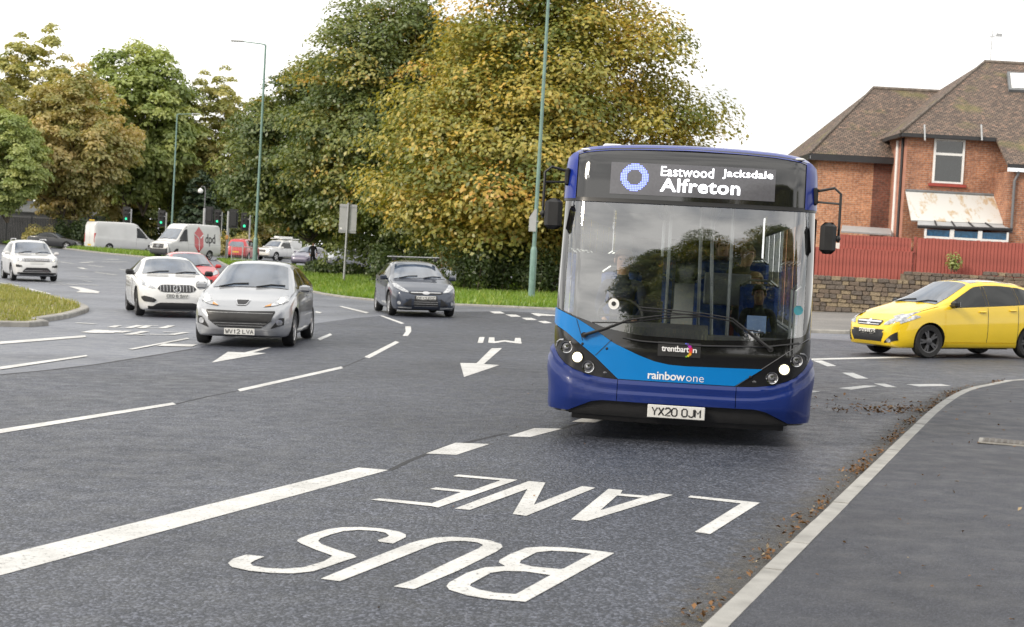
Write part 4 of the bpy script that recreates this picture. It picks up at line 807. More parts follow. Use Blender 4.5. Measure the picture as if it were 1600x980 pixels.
MB().tube([(0, 0, -.1), (0, 0, ht), (-.1, 0, ht + .2), (-.3, 0, ht + .25), (-.45, 0, ht + .05)], [.06, .045, .04, .035, .03], 7).build('pole', 'pipe', t, True); MB().lathe([(.05, .2), (.22, .05), (.26, -.05), (.2, -.22), (.05, -.28)], (-.45, 0, ht - .15), n=12).build('lantern', 'upvc', t, True)
def traffic_light(label, px, Y, top_py, side, lit, facing, thick=.06, extra=None):
    x = at(px, 380, Y)[0]; zt = at(px, top_py, Y)[2]; g0 = float(G(x, Y)); t = thing('traffic_light', label, 'traffic light', (x, Y, g0), 0, 'traffic lights at the far junction'); h = zt - g0
    MB().tube([(0, 0, -.1), (0, 0, h)], thick, 8).build('pole', 'galv', t, True)
    hd = MB().box((side * .42, 0, h - .55), (.42, .25, 1.15), bev=.03).build('head', 'black_plastic', t)
    f_ = -1 if facing else 1
    MB().box((side * .42, .02 * -f_, h - .55), (.66, .03, 1.45), bev=.01).build('backboard', 'black_plastic', t)
    MB().box((side * .18, 0, h - .35), (.2, .06, .06)).build('bracket', 'galv', t)
    for i, zz in enumerate((.36, 0, -.36)):
        m = 'signal_green' if (i == 2 and lit == 'g') else ('signal_red' if (i == 0 and lit == 'r') else 'signal_off')
        MB().lathe([(.105, 0), (.1, .02), (.06, .035)], (side * .42, f_ * .13, h - .55 + zz), 'y', 14).build('lens', m if facing else 'signal_off', t)
        P = [[(side * .42 + .12 * math.cos(a), f_ * (.125 + d), h - .55 + zz + .12 * math.sin(a)) for a in np.linspace(-.35, math.pi + .35, 10)] for d in (0, .16)]
        MB().grid(P).build('visor', 'black_plastic', t)
    if extra: MB().box((-.02, -.1, extra - g0), (.2, .16, .32), bev=.02).build('push_button_box', 'amber', t)
    return t
traffic_light('green traffic light on a white pole behind the plain white van', 203, 146, 326.5, -1, 'g', True)
traffic_light('green traffic light above the nose of the delivery van', 258, 142, 332, -1, 'g', True)
traffic_light('thick grey signal pole with black signal backs behind the delivery van', 317.5, 138, 325.5, 1, '', False, .13)
traffic_light('green traffic light at the tail of the delivery van', 345, 150, 331, -1, 'g', True, .035)
traffic_light('grey signal pole with an orange push-button box beside the delivery van', 355, 122, 330, 1, '', False, .10, at(355, 371, 122)[2])
traffic_light('green traffic light on a grey pole beside the tall green lamp post', 389, 130, 336, -1, 'g', True)
x = at(573, 400, 118)[0]; t = thing('pedestrian_signal', 'small red signal glowing among the dark trees behind the sign', 'signal', (x, 118, .1)); h = at(573, 391, 118)[2] - .1
MB().tube([(0, .1, -.1), (0, .1, h + .3)], .05, 6).build('pole', 'pipe', t); MB().box((0, 0, h), (.3, .14, .34), bev=.02).build('housing', 'black_plastic', t); MB().lathe([(.11, 0), (.09, .02)], (0, -.09, h), 'y', 12).build('lens', 'signal_red', t)
x0, x1 = at(362, 395, 116)[0], at(396, 395, 116)[0]; t = thing('guard_railing', 'galvanised pedestrian guard railing in front of the red vehicle', 'railing', (x0, 116, .1)); w = x1 - x0
zt = at(378, 386, 116)[2] - .1
for zz in (zt, .2): MB().tube([(0, 0, zz), (w, 0, zz)], .03, 6).build('rail', 'galv', t)
for k in range(3): MB().tube([(w * k / 2, 0, -.05), (w * k / 2, 0, zt + .02)], .035, 6).build('post', 'galv', t)
mb = MB()
for k in range(1, 13): mb.tube([(w * k / 13, 0, .2), (w * k / 13, 0, zt)], .011, 4)
mb.build('bars', 'galv', t)
# ================================================================== vehicles
def smooth_tab(tab, xs, k=.045):
    t = np.array(tab, float); d = np.linspace(t[0, 0], t[-1, 0], 700); v = np.interp(d, t[:, 0], t[:, 1]); w = max(1, int(k / (d[1] - d[0])))
    ker = np.hanning(2 * w + 3)[1:-1]; ker /= ker.sum(); p = len(ker) // 2
    vp = np.r_[2 * v[0] - v[1:p + 1][::-1], v, 2 * v[-1] - v[-p - 1:-1][::-1]]; return np.interp(xs, d, np.convolve(vp, ker, 'valid'))
def catmull(P, per):
    P = np.array(P, float); Q = []
    for i in range(len(P) - 1):
        p0, p1, p2, p3 = P[max(i - 1, 0)], P[i], P[i + 1], P[min(i + 2, len(P) - 1)]
        for t in np.arange(per) / per: Q.append(.5 * ((2 * p1) + (-p0 + p2) * t + (2 * p0 - 5 * p1 + 4 * p2 - p3) * t * t + (-p0 + 3 * p1 - 3 * p2 + p3) * t ** 3))
    return np.array(Q + [P[-1]])
class Loft:
    def __init__(s, sp):
        s.sp = sp; L = s.L = sp['L']
        s.S = np.unique(np.round(np.r_[np.linspace(0, .3, 15), np.linspace(.3, L - .3, 52), np.linspace(L - .3, L, 12)], 4))
        s.top, s.belt, s.bot = [smooth_tab(sp[k], s.S) for k in ('top', 'belt', 'bot')]; s.wb, s.wt = [smooth_tab(sp[k], s.S, .07) for k in ('wb', 'wt')]
        s.belt = np.minimum(s.belt, s.top - .012); s.R = []
        for i in range(len(s.S)):
            zb, zt, be, wb, wt = s.bot[i], s.top[i], s.belt[i], s.wb[i], min(s.wt[i], s.wb[i] * .955); dr = min(.075, .3 * (zt - be)); h = be - zb
            c = [(0, zb), (.8 * wb, zb), (.955 * wb, zb + .12 * h), (wb, zb + .45 * h), (.995 * wb, zb + .8 * h), (.968 * wb, be), ((.968 * wb * .52 + wt * .48) * 1.015, be + (zt - dr - be) * .5), (wt, zt - dr), (wt * .62, zt - dr * .22), (0, zt)]
            s.R.append(catmull(c, 3))
        s.R = np.array(s.R)
    def ring(s, q):
        i = int(np.clip(np.searchsorted(s.S, q) - 1, 0, len(s.S) - 2)); t = (q - s.S[i]) / (s.S[i + 1] - s.S[i]); return s.R[i] * (1 - t) + s.R[i + 1] * t
    def side(s, q, z, r=None):
        r = s.ring(q) if r is None else r; a = r[3:23]; return float(np.interp(z, np.maximum.accumulate(a[:, 1]), a[:, 0]))
    def topz(s, q, y, r=None):
        r = s.ring(q) if r is None else r; a = r[15:][::-1]; return float(np.interp(abs(y), np.maximum.accumulate(a[:, 0]), a[:, 1], right=-9))
    def end(s, y, z, rear=False):
        idx = range(len(s.S)) if not rear else range(len(s.S) - 1, -1, -1); prev = None
        for i in idx:
            r = s.R[i]; h = min(s.side(0, z, r) - abs(y), (s.topz(0, y, r) - z) if z > r[15][1] - .01 else 9, z - r[0][1] + .002)
            if h >= 0:
                if prev is None or prev[1] == h: return s.S[i]
                t = prev[1] / (prev[1] - h); return prev[0] + (s.S[i] - prev[0]) * t
            prev = (s.S[i], h)
        return s.L / 2
    def X(s, q): return s.L / 2 - q
    def fp(s, y, z, off, rear=False):
        e = s.end(y, z, rear); return (s.X(e) + (-off if rear else off), y, z)
    def front_panel(s, lo, hi, off, nu=10, nv=4, mir=False, rear=False):
        us = np.linspace(lo[0][0], lo[-1][0], nu); l = np.interp(us, *np.array(lo).T); h = np.interp(us, *np.array(hi).T); g = -1 if mir else 1
        nu = max(nu, 16); us = np.linspace(lo[0][0], lo[-1][0], nu); l = np.interp(us, *np.array(lo).T); h = np.interp(us, *np.array(hi).T); e = .02
        P = []
        for u, a, b in zip(us, l, h):
            row = []
            for v in np.linspace(0, 1, nv):
                z = a + (b - a) * v; p = np.array(s.fp(g * u, z, 0, rear)); du = np.array(s.fp(g * u + e, z, 0, rear)) - np.array(s.fp(g * u - e, z, 0, rear)); dz = np.array(s.fp(g * u, z + e, 0, rear)) - np.array(s.fp(g * u, z - e, 0, rear))
                if abs(du[0]) > .3: du[0] = math.copysign(.3, du[0])
                if abs(dz[0]) > .3: dz[0] = math.copysign(.3, dz[0])
                nn = np.cross(du, dz); nn /= np.linalg.norm(nn) + 1e-9
                if nn[0] * (-1 if rear else 1) < 0: nn = -nn
                row.append(tuple(p + nn * (off + .004)))
            P.append(row)
        return MB().grid(P, flip=(mir != rear))
    def side_panel(s, lo, hi, off, sg, nu=14, nv=5):
        us = np.linspace(lo[0][0], lo[-1][0], nu); l = np.interp(us, *np.array(lo).T); h = np.interp(us, *np.array(hi).T)
        P = [[(s.X(u), sg * (s.side(u, z) + off), z) for z in np.linspace(a, max(a + .001, b), nv)] for u, a, b in zip(us, l, h)]
        return MB().grid(P, flip=sg > 0)
def disc(r0, r1=0, n=18): return [(r0 * math.cos(a), r0 * math.sin(a)) for a in np.linspace(0, 2 * math.pi, n, endpoint=False)]
WHEEL = {}
def wheel_mesh(r, rim, w):
    k = (r, rim, w)
    if k not in WHEEL:
        ri = r * .68; m = MB().lathe([(ri, -w / 2 + .01), (r * .93, -w / 2), (r * .985, -w / 2 + .03), (r, 0), (r * .985, w / 2 - .03), (r * .93, w / 2), (ri, w / 2 - .01), (ri, -w / 2 + .01)], axis='y', n=32, cap=False)
        q = MB().lathe([(ri * 1.0, w / 2 - .012), (ri * .93, w / 2 - .02), (ri * .9, w / 2 - .06)], axis='y', n=32, cap=False)
        n = 5
        for i in range(n):
            for d in (-.16, .16):
                a = 2 * math.pi * i / n + d; c, s_ = math.cos(a), math.sin(a); b = 2 * math.pi * i / n + d * .6; cb, sb = math.cos(b), math.sin(b); hw = .034 * r / .3
                A, B = np.array([cb * .05, sb * .05]), np.array([c * ri * .95, s_ * ri * .95]); t = np.array([-s_, c]) * hw / 2
                q.add([(p[0], y, p[1]) for y in (w / 2 - .05, w / 2 - .022) for p in (A - t, A + t, B + t, B - t)], [(0, 1, 2, 3), (7, 6, 5, 4), (0, 4, 5, 1), (1, 5, 6, 2), (2, 6, 7, 3), (3, 7, 4, 0)])
        q.lathe([(.075, w / 2 - .055), (.07, w / 2 - .018), (.03, w / 2 - .01)], axis='y', n=16)
        v = MB().lathe([(ri * .97, w / 2 - .075), (ri * .97, w / 2 - .07)], axis='y', n=24)
        WHEEL[k] = (fixn(m.mesh('wheel', 'tyre', True)), fixn(q.mesh('rim', rim, False)), fixn(v.mesh('brake', 'dark_void')))
    return WHEEL[k]
def put_wheel(t, x, y, r, rim, w, sg, steer=0):
    a, b, c = wheel_mesh(r, rim, w); o = link('wheel', a, t); o.location = (x, y, r); o.rotation_euler = (0, 0, (math.pi if sg < 0 else 0) + steer)
    link('rim', b, o); link('brake', c, o)
def plate_on(t, S, txt, u0, u1, z0, z1, off, m='plate_white', rear=False):
    g = max(S.fp(u, z, 0, rear)[0] * (-1 if rear else 1) for u in (u0, 0, u1) for z in (z0, z1)) + off; x = -g if rear else g; d = .012
    o = MB().box((x, (u0 + u1) / 2, (z0 + z1) / 2), (d, u1 - u0, z1 - z0), bev=.004).build('number_plate', m, t)
    if txt:
        sg = -1 if rear else 1; f = lambda a, b: (x + sg * (d / 2 + .002), sg * a, b)   # seen from in front, left to right runs towards +y
        plate_text(txt, u0 + .025, u1 - .025, z0 + .022, z1 - .022, f, .0062).build('lettering', 'ink', o)
def sc_tab(tab, a, b): return [(x * a, y * b) for x, y in tab]
HATCH = dict(top=[(0, .50), (.03, .60), (.1, .685), (.3, .78), (.6, .87), (.95, .955), (1.08, .99), (1.98, 1.415), (2.3, 1.455), (2.7, 1.46), (3.2, 1.43), (3.62, 1.35), (3.88, 1.03), (3.98, .85), (4.03, .62)],
    belt=[(0, .46), (.1, .63), (.6, .80), (1.0, .89), (1.5, .92), (3.0, .99), (3.6, 1.03), (3.9, .88), (4.03, .58)], bot=[(0, .30), (.05, .21), (.25, .17), (3.5, .18), (3.85, .25), (4.03, .34)],
    wb=[(0, .50), (.05, .64), (.15, .745), (.4, .825), (.9, .862), (2, .875), (3.2, .865), (3.75, .80), (3.97, .70), (4.03, .58)], wt=[(0, .40), (.1, .55), (.5, .68), (1.05, .735), (1.5, .66), (1.98, .575), (2.6, .57), (3.3, .545), (3.62, .53), (3.9, .62), (4.03, .5)], cowl=1.10, roof=1.95, win=((1.40, 2.22), (2.30, 3.02), (3.08, 3.42)), L=4.03, W=1.75, H=1.46)
SALOON = dict(top=[(0, .50), (.03, .62), (.1, .72), (.35, .82), (.9, .91), (1.3, .955), (1.45, .985), (2.35, 1.36), (2.7, 1.40), (3.1, 1.395), (3.5, 1.33), (4.1, 1.08), (4.3, 1.02), (4.6, .97), (4.69, .7)],
    belt=[(0, .46), (.1, .67), (.6, .84), (1.3, .90), (2, .93), (3.5, .97), (4.3, .95), (4.6, .86), (4.69, .62)], bot=[(0, .27), (.05, .19), (.25, .15), (4.1, .16), (4.5, .24), (4.69, .34)],
    wb=[(0, .55), (.05, .68), (.15, .77), (.4, .85), (.9, .89), (2, .905), (3.6, .90), (4.3, .84), (4.62, .72), (4.69, .6)], wt=[(0, .42), (.1, .58), (.6, .70), (1.4, .76), (1.9, .66), (2.35, .57), (3.1, .56), (3.6, .55), (4.1, .64), (4.6, .6), (4.69, .45)], cowl=1.48, roof=2.32, win=((1.85, 2.75), (2.83, 3.5)), L=4.69, W=1.81, H=1.40)
SUV = dict(top=[(0, .62), (.03, .78), (.1, .90), (.35, 1.0), (.95, 1.07), (1.15, 1.10), (1.95, 1.58), (2.3, 1.655), (3.3, 1.65), (4.0, 1.57), (4.3, 1.18), (4.42, .95), (4.49, .7)],
    belt=[(0, .56), (.1, .85), (.6, .98), (1.1, 1.02), (3.6, 1.10), (4.2, 1.08), (4.4, .9), (4.49, .6)], bot=[(0, .36), (.05, .26), (.25, .22), (3.9, .24), (4.3, .32), (4.49, .42)],
    wb=[(0, .62), (.04, .74), (.13, .82), (.4, .88), (.9, .905), (2, .92), (3.7, .91), (4.25, .85), (4.44, .76), (4.49, .65)], wt=[(0, .5), (.1, .66), (.5, .76), (1.1, .80), (1.6, .72), (2.0, .645), (3, .64), (4, .6), (4.3, .7), (4.49, .5)], cowl=1.18, roof=1.93, win=((1.5, 2.4), (2.48, 3.35), (3.42, 3.85)), L=4.49, W=1.84, H=1.65)
VAN = dict(top=[(0, .70), (.03, .95), (.12, 1.12), (.5, 1.24), (.85, 1.32), (.95, 1.38), (1.72, 2.22), (2.0, 2.50), (2.4, 2.62), (3.2, 2.65), (5.6, 2.62), (5.82, 2.55), (5.9, 2.35)],
    belt=[(0, .62), (.12, 1.02), (.5, 1.16), (.9, 1.25), (1.6, 1.3), (5.75, 1.32), (5.9, 1.28)], bot=[(0, .42), (.06, .30), (.3, .26), (5.5, .28), (5.9, .38)],
    wb=[(0, .66), (.05, .80), (.16, .90), (.45, .96), (1, .99), (2, 1.0), (5.6, 1.0), (5.84, .985), (5.9, .95)], wt=[(0, .55), (.15, .74), (.8, .88), (1.1, .88), (1.7, .79), (2.2, .80), (3, .845), (5.7, .84), (5.9, .78)], cowl=1.0, roof=1.72, win=((1.28, 2.12),), L=5.9, W=2.0, H=2.65)
PICK = dict(top=[(0, .72), (.03, .92), (.12, 1.02), (.6, 1.10), (1.25, 1.16), (1.38, 1.2), (2.08, 1.70), (2.35, 1.77), (3.2, 1.77), (3.42, 1.70), (3.6, 1.12), (3.75, 1.08), (5.1, 1.08), (5.2, .95)],
    belt=[(0, .66), (.12, .95), (.6, 1.03), (1.3, 1.07), (3.4, 1.10), (3.7, 1.05), (5.1, 1.05), (5.2, .9)], bot=[(0, .5), (.06, .38), (.3, .34), (4.8, .38), (5.2, .5)],
    wb=[(0, .64), (.05, .78), (.16, .86), (.5, .90), (1.2, .915), (3, .915), (5, .90), (5.2, .84)], wt=[(0, .5), (.15, .7), (1.3, .80), (1.7, .72), (2.1, .64), (3.2, .63), (3.45, .66), (3.7, .85), (5.1, .85), (5.2, .75)], cowl=1.40, roof=2.06, win=((1.75, 2.5), (2.57, 3.2)), L=5.2, W=1.83, H=1.77)
def scaled(base, L, W, H):
    a, b, c = L / base['L'], W / base['W'], H / base['H']; s = {}
    for k in ('top', 'belt', 'bot'): s[k] = sc_tab(base[k], a, c)
    for k in ('wb', 'wt'): s[k] = sc_tab(base[k], a, b)
    s.update(L=L, W=W, H=H, cowl=base['cowl'] * a, roof=base['roof'] * a, win=[(p * a, q * a) for p, q in base['win']]); return s
def car(name, label, cat, base, dims, front_xy, phi, paint, fo, wbase, r=.31, rim='rim_silver', tw=.2, lip='black_plastic', mirror=None, steer=0, front=(), plate=None, group=None, arch=.045, doors=True, z=None, rear_plate=None, side_skirt=None):
    sp = scaled(base, *dims); S = Loft(sp); L, Wd, Ht = dims; ph = R_(phi); hx, hy = math.cos(ph), math.sin(ph)
    cx, cy = front_xy[0] - hx * L / 2, front_xy[1] - hy * L / 2
    t = thing(name, label, cat, (cx, cy, (float(G(cx, cy)) + .012) if z is None else z), ph, group, tilt=True)
    # body shell with wheel arches cut out
    n = len(S.S); Hn = S.R.shape[1]; m = MB(); full = [np.r_[r_, r_[-2:0:-1] * np.array([-1, 1])] for r_ in S.R]; k = len(full[0])
    V = [(S.X(S.S[i]), p[0], p[1]) for i in range(n) for p in full[i]]; F = [(i * k + j, i * k + (j + 1) % k, (i + 1) * k + (j + 1) % k, (i + 1) * k + j) for i in range(n - 1) for j in range(k)]
    m.add(V, F + [tuple(range(k - 1, -1, -1)), tuple(range((n - 1) * k, n * k))]); me = fixn(m.mesh('body', [paint, 'dark_void']))
    body = link('body', me, t); cut = MB()
    ax = [S.X(fo), S.X(fo + wbase)]
    for x in ax:
        for sg in (-1, 1): cut.lathe([(r + arch, 0), (r + arch, .42)], (x, sg * (Wd / 2 - .32) if sg > 0 else -(Wd / 2 - .32) - .42, r + .01), 'y', 30, mi=1)
    cme = fixn(cut.mesh('cut', [paint, 'dark_void'])); co = link('cut', cme); md = body.modifiers.new('b', 'BOOLEAN'); md.operation = 'DIFFERENCE'; md.solver = 'EXACT'; md.object = co
    co.matrix_world = t.matrix_world.copy(); bpy.context.view_layer.update()
    dg = bpy.context.evaluated_depsgraph_get(); new = bpy.data.meshes.new_from_object(body.evaluated_get(dg)); body.modifiers.clear(); bpy.data.objects.remove(co)
    if len(new.polygons) > 500: body.data = new
    body.data.name = 'body'; smooth_me(body.data, 32)
    for x in ax:
        for sg in (-1, 1): put_wheel(t, x, sg * (Wd / 2 - .03 - tw / 2), r, rim, tw, sg, steer if x == ax[0] else 0)
    MB().box((0, 0, .22), (wbase - 2 * r - .1, Wd - .3, .08)).build('floor_pan', 'dark_void', t)
    # glazing
    c0, c1 = sp['cowl'], sp['roof']; P = []
    for q in np.linspace(c0, c1, 9):
        rr = S.ring(q); w = rr[21][0] * .93; P.append([(S.X(q) + .006, y, S.topz(q, y, rr) + .008) for y in np.linspace(-w, w, 13)])
    MB().grid(P, flip=True).build('windscreen', 'car_glass', t, True)
    q = c0 - .03; mb = MB()
    for s0 in (-.55, .1): mb.tube([(S.X(q), s0 * Wd / 1.75, S.topz(q, s0) + .02), (S.X(q + .1), s0 + .25, S.topz(q + .1, s0 + .25) + .025), (S.X(q + .12), s0 + .5, S.topz(q + .12, min(.6, s0 + .5)) + .025)], .012, 5)
    mb.build('wiper', 'trim', t)
    tp = lambda u: float(np.interp(u, S.S, S.top)); bl = lambda u: float(np.interp(u, S.S, S.belt))
    for sg in (-1, 1):
        for (a, b) in sp['win']:
            us = np.linspace(a, b, 12); lo = [(u, bl(u) + .025) for u in us]; hi = [(u, max(bl(u) + .03, min(tp(u) - .115, tp(u - .10) - .085))) for u in us]
            S.side_panel(lo, hi, .006, sg).build('side_window', 'side_glass', t, True)
        if len(sp['win']) > 1:
            for (a, b), (c, d_) in zip(sp['win'][:-1], sp['win'][1:]):
                us = [b + .004, c - .004]; S.side_panel([(u, bl(u) + .028) for u in us], [(u, tp(u) - .118) for u in us], .005, sg, 3, 5).build('window_pillar', 'trim', t, True)
        if doors:
            D = [(sp['win'][0][0] - .18, sp['win'][0][1] + .03), (sp['win'][0][1] + .045, min(sp['win'][1][1], fo + wbase - r + .12))] if len(sp['win']) > 1 else [(sp['win'][0][0] - .2, sp['win'][0][1] + .05)]
            zl = float(np.interp(L / 2, S.S, S.bot)) + .13
            for a, b in D:
                us = np.linspace(a, b, 8); d = S.side_panel([(u, zl) for u in us], [(u, bl(u) - .012) for u in us], .006, sg, 12, 7).build('door', paint, t, True)
                hz = bl(b) - .10; hu = b - .14; MB().box((S.X(hu), sg * (S.side(hu, hz) + .022), hz), (.17, .03, .03), bev=.01).build('handle', paint, d)
                e = S.side_panel([(b + .002, zl), (b + .013, zl)], [(b + .002, bl(b) - .01), (b + .013, bl(b) - .01)], .007, sg, 2, 7); e.build('door_gap', 'trim', d)
        ma = sp['win'][0][0] - .02; mz = bl(ma) + .05; my = S.side(ma, mz)
        mm = MB().box((S.X(ma) + .0, sg * (my + .12), mz + .035), (.11, .20, .13), bev=.035); mm.box((S.X(ma) + .0, sg * (my + .03), mz), (.06, .1, .04)); o = mm.build('wing_mirror', mirror or paint, t)
        MB().box((S.X(ma) - .058, sg * (my + .125), mz + .037), (.004, .16, .095)).build('mirror_glass', 'chrome', o)
    if side_skirt:
        for sg in (-1, 1):
            us = np.linspace(fo + r + .08, fo + wbase - r - .08, 8); zb = float(np.interp(L / 2, S.S, S.bot)); S.side_panel([(u, zb + .03) for u in us], [(u, zb + .11) for u in us], .02, sg, 10, 4).build('sill', side_skirt, t, True)
    for sg in (-1, 1):
        us = np.linspace(.30 * L / 4.03, c0 - .02, 10); MB().tube([(S.X(u), sg * (S.ring(u)[19][0] + .005), S.topz(u, S.ring(u)[19][0]) + .001) for u in us], .0045, 4).build('bonnet_gap', 'trim', t)
        us = np.linspace(sp['win'][0][0] - .03, sp['win'][-1][1] + .02, 24); S.side_panel([(u, bl(u) + .010) for u in us], [(u, bl(u) + .026) for u in us], .009, sg, 24, 2).build('waist_trim', 'trim', t, True)
    # front lip and lamps
    lipz = float(S.bot[4]); us = np.linspace(-Wd * .36, Wd * .36, 9); S.front_panel([(u, lipz + .02) for u in us], [(u, lipz + .085) for u in us], .008, 16, 3).build('lower_lip', lip, t, True)
    for nm, mt, mir, lo, hi, off in front:
        for g in ((False, True) if mir else (False,)): S.front_panel(lo, hi, off, 12, 5, g).build(nm, mt, t, True)
    if plate: plate_on(t, S, plate[0], -plate[1], plate[1], plate[2], plate[3], .006)
    if rear_plate: plate_on(t, S, None, *rear_plate, .006, 'plate_yellow', True)
    return t, S
def circ(cu, cz, r, n=9):
    us = np.linspace(cu - r, cu + r, n); return [(u, cz - math.sqrt(max(0, r * r - (u - cu) ** 2))) for u in us], [(u, cz + math.sqrt(max(0, r * r - (u - cu) ** 2))) for u in us]
def bar(z0, z1, u): return [(-u, z0), (u, z0)], [(-u, z1), (u, z1)]
FR = lambda name, m, mir, pair, off: (name, m, mir, pair[0], pair[1], off)
def lamp_pts(u0, u1, zi, zo, h): return [(u0, zi), ((u0 + u1) / 2, (zi + zo) / 2 - .01), (u1, zo)], [(u0, zi + .03), (u0 * .45 + u1 * .55, zi + h * .75), (u1 * .85 + u0 * .15, zo + h * .9), (u1, zo + h * .62)]

# silver hatchback
t, S = car('silver_car', 'silver five-door hatchback with headlights on, plate WV12 LVA', 'car', HATCH, (4.03, 1.75, 1.47), (-4.62, 27.25), 270.5, 'paint_silver', .83, 2.54, .315, lip='paint_silver', steer=.0, arch=.05, plate=('WV12 LVA', .26, .215, .325), front=[
    ('grille', 'grille_dark', False, [(-.585, .60), (-.5, .42), (-.35, .335), (.35, .335), (.5, .42), (.585, .60)], [(-.585, .63), (0, .615), (.585, .63)], .008),
    FR('grille_slat', 'galv', False, bar(.368, .374, .40), .012), FR('grille_slat', 'galv', False, bar(.41, .416, .45), .012), FR('grille_slat', 'galv', False, bar(.582, .588, .55), .012),
    FR('bumper_bar', 'black_plastic', False, bar(.452, .548, .535), .02),
    ('headlight', 'lamp_glass', True, [(.38, .69), (.58, .715), (.76, .79)], [(.38, .70), (.56, .80), (.68, .885), (.76, .90)], .008),
    FR('headlight_bulb', 'lamp_on', True, circ(.645, .80, .045), .012), ('indicator', 'amber', True, [(.40, .694), (.5, .708)], [(.40, .70), (.5, .745)], .012),
    ('fog_surround', 'black_plastic', True, [(.53, .33), (.73, .40)], [(.53, .345), (.66, .515), (.73, .52)], .008), FR('fog_lamp', 'lamp_glass', True, circ(.655, .44, .05), .014),
    ('badge', 'chrome', False, [(-.125, .79), (-.08, .71), (.08, .71), (.125, .79)], [(-.125, .80), (.125, .80)], .010), ('badge_field', 'ink', False, [(-.105, .786), (-.07, .722), (.07, .722), (.105, .786)], [(-.105, .79), (.105, .79)], .014)])
f = lambda a, b: tuple(np.array(S.fp(a, b, .018)))
mb = MB()                                   # rampant animal in the badge, drawn as short strokes
for q in ([(-.045, .775), (-.015, .783), (.03, .775)], [(.0, .78), (-.01, .755), (.02, .735), (.05, .742)], [(-.01, .755), (-.05, .757)], [(.0, .745), (-.04, .733)], [(.02, .76), (.055, .77)]): mb.tube([f(*p) for p in q], .008, 4)
mb.build('badge_figure', 'white_decal', t)
# white coupe-like saloon
t, S = car('white_car', 'white saloon with dark vertical-bar grille and black mirrors, plate CEO 6 SAV', 'car', SALOON, (4.69, 1.81, 1.405), (-7.80, 37.25), -72, 'paint_white', .80, 2.84, .335, rim='rim_black', lip='black_plastic', mirror='trim', arch=.035, plate=('CEO 6 SAV', .26, .455, .56), front=[
    ('grille', 'grille_dark', False, [(-.44, .66), (-.40, .615), (-.3, .59), (.3, .59), (.40, .615), (.44, .66)], [(-.44, .68), (-.40, .735), (-.3, .755), (.3, .755), (.40, .735), (.44, .68)], .008),
    ('headlight', 'lamp_glass', True, [(.50, .665), (.62, .68), (.79, .745)], [(.50, .685), (.62, .76), (.72, .815), (.79, .80)], .008), FR('headlight_bulb', 'lamp_glow', True, circ(.66, .735, .04), .012),
    ('air_intake', 'grille_dark', True, [(.47, .40), (.52, .35), (.74, .37), (.79, .44)], [(.47, .41), (.56, .46), (.72, .50), (.79, .48)], .008),
    ('lower_intake', 'grille_dark', False, [(-.62, .20), (.62, .20)], [(-.62, .215), (-.42, .35), (.42, .35), (.62, .215)], .010)] + [FR('grille_bar', 'rim_silver', False, ([(u, .605), (u + .011, .605)], [(u, .742), (u + .011, .742)]), .012) for u in np.arange(-.385, .385, .075)])
mb = MB(); mb.tube([tuple(np.array(S.fp(.085 * math.cos(a), .672 + .085 * math.sin(a), .022))) for a in np.linspace(0, 2 * math.pi, 21)], .008, 5)
for a in (90, 210, 330): mb.tube([S.fp(0, .672, .024), S.fp(.082 * math.cos(R_(a)), .672 + .082 * math.sin(R_(a)), .022)], .007, 4)
mb.build('star_badge', 'chrome', t)
car('red_car', 'red hatchback half hidden behind the white saloon', 'car', HATCH, (4.05, 1.76, 1.46), (-10.45, 53.0), -69, 'paint_red', .85, 2.5, .31, plate=('', .26, .3, .41), front=[('headlight', 'lamp_glass', True, [(.42, .66), (.76, .76)], [(.42, .70), (.68, .86), (.76, .87)], .008), ('grille', 'grille_dark', False, *bar(.38, .56, .5), .008)])
# dark blue hatchback with roof bar
t, S = car('blue_car', 'dark blue five-door hatchback with a silver roof bar, plate CE13 FCC', 'car', HATCH, (4.36, 1.82, 1.48), (-2.28, 42.35), -77.5, 'paint_navy', .90, 2.65, .325, plate=('CE13 FCC', .26, .455, .56), lip='paint_navy', front=[
    ('grille', 'grille_dark', False, [(-.44, .63), (-.36, .60), (.36, .60), (.44, .63)], [(-.44, .66), (0, .68), (.44, .66)], .008), FR('grille_slat', 'chrome', False, bar(.635, .652, .40), .013),
    ('lower_grille', 'grille_dark', False, [(-.34, .25), (.34, .25)], [(-.34, .30), (-.30, .56), (.30, .56), (.34, .30)], .008), FR('grille_slat', 'galv', False, bar(.29, .30, .31), .012), FR('grille_slat', 'galv', False, bar(.345, .355, .31), .012), FR('grille_slat', 'galv', False, bar(.40, .41, .31), .012),
    ('air_intake', 'grille_dark', True, [(.39, .29), (.60, .31)], [(.39, .50), (.60, .33)], .008), FR('fog_lamp', 'lamp_glass', True, circ(.70, .37, .045), .012),
    ('splitter', 'galv', True, [(.38, .225), (.72, .245)], [(.38, .275), (.72, .265)], .014),
    ('headlight', 'lamp_glass', True, [(.47, .64), (.62, .665), (.80, .765)], [(.47, .67), (.60, .765), (.72, .86), (.80, .865)], .008)])
mb = MB(); mb.add([S.fp(.10 * math.cos(a), .645 + .042 * math.sin(a), .02) for a in np.linspace(0, 2 * math.pi, 16, endpoint=False)], [tuple(range(15, -1, -1))]); mb.build('oval_badge', 'rim_silver', t)
rk = MB().box((.05, 0, 1.575), (.09, 1.36, .03), bev=.008).build('roof_bar', 'rim_silver', t)
for sg in (-1, 1): MB().box((.05, sg * .58, 1.51), (.11, .1, .10), bev=.02).build('bar_foot', 'black_plastic', rk)
rk = MB().box((-.75, 0, 1.57), (.09, 1.32, .03), bev=.008).build('roof_bar', 'rim_silver', t)
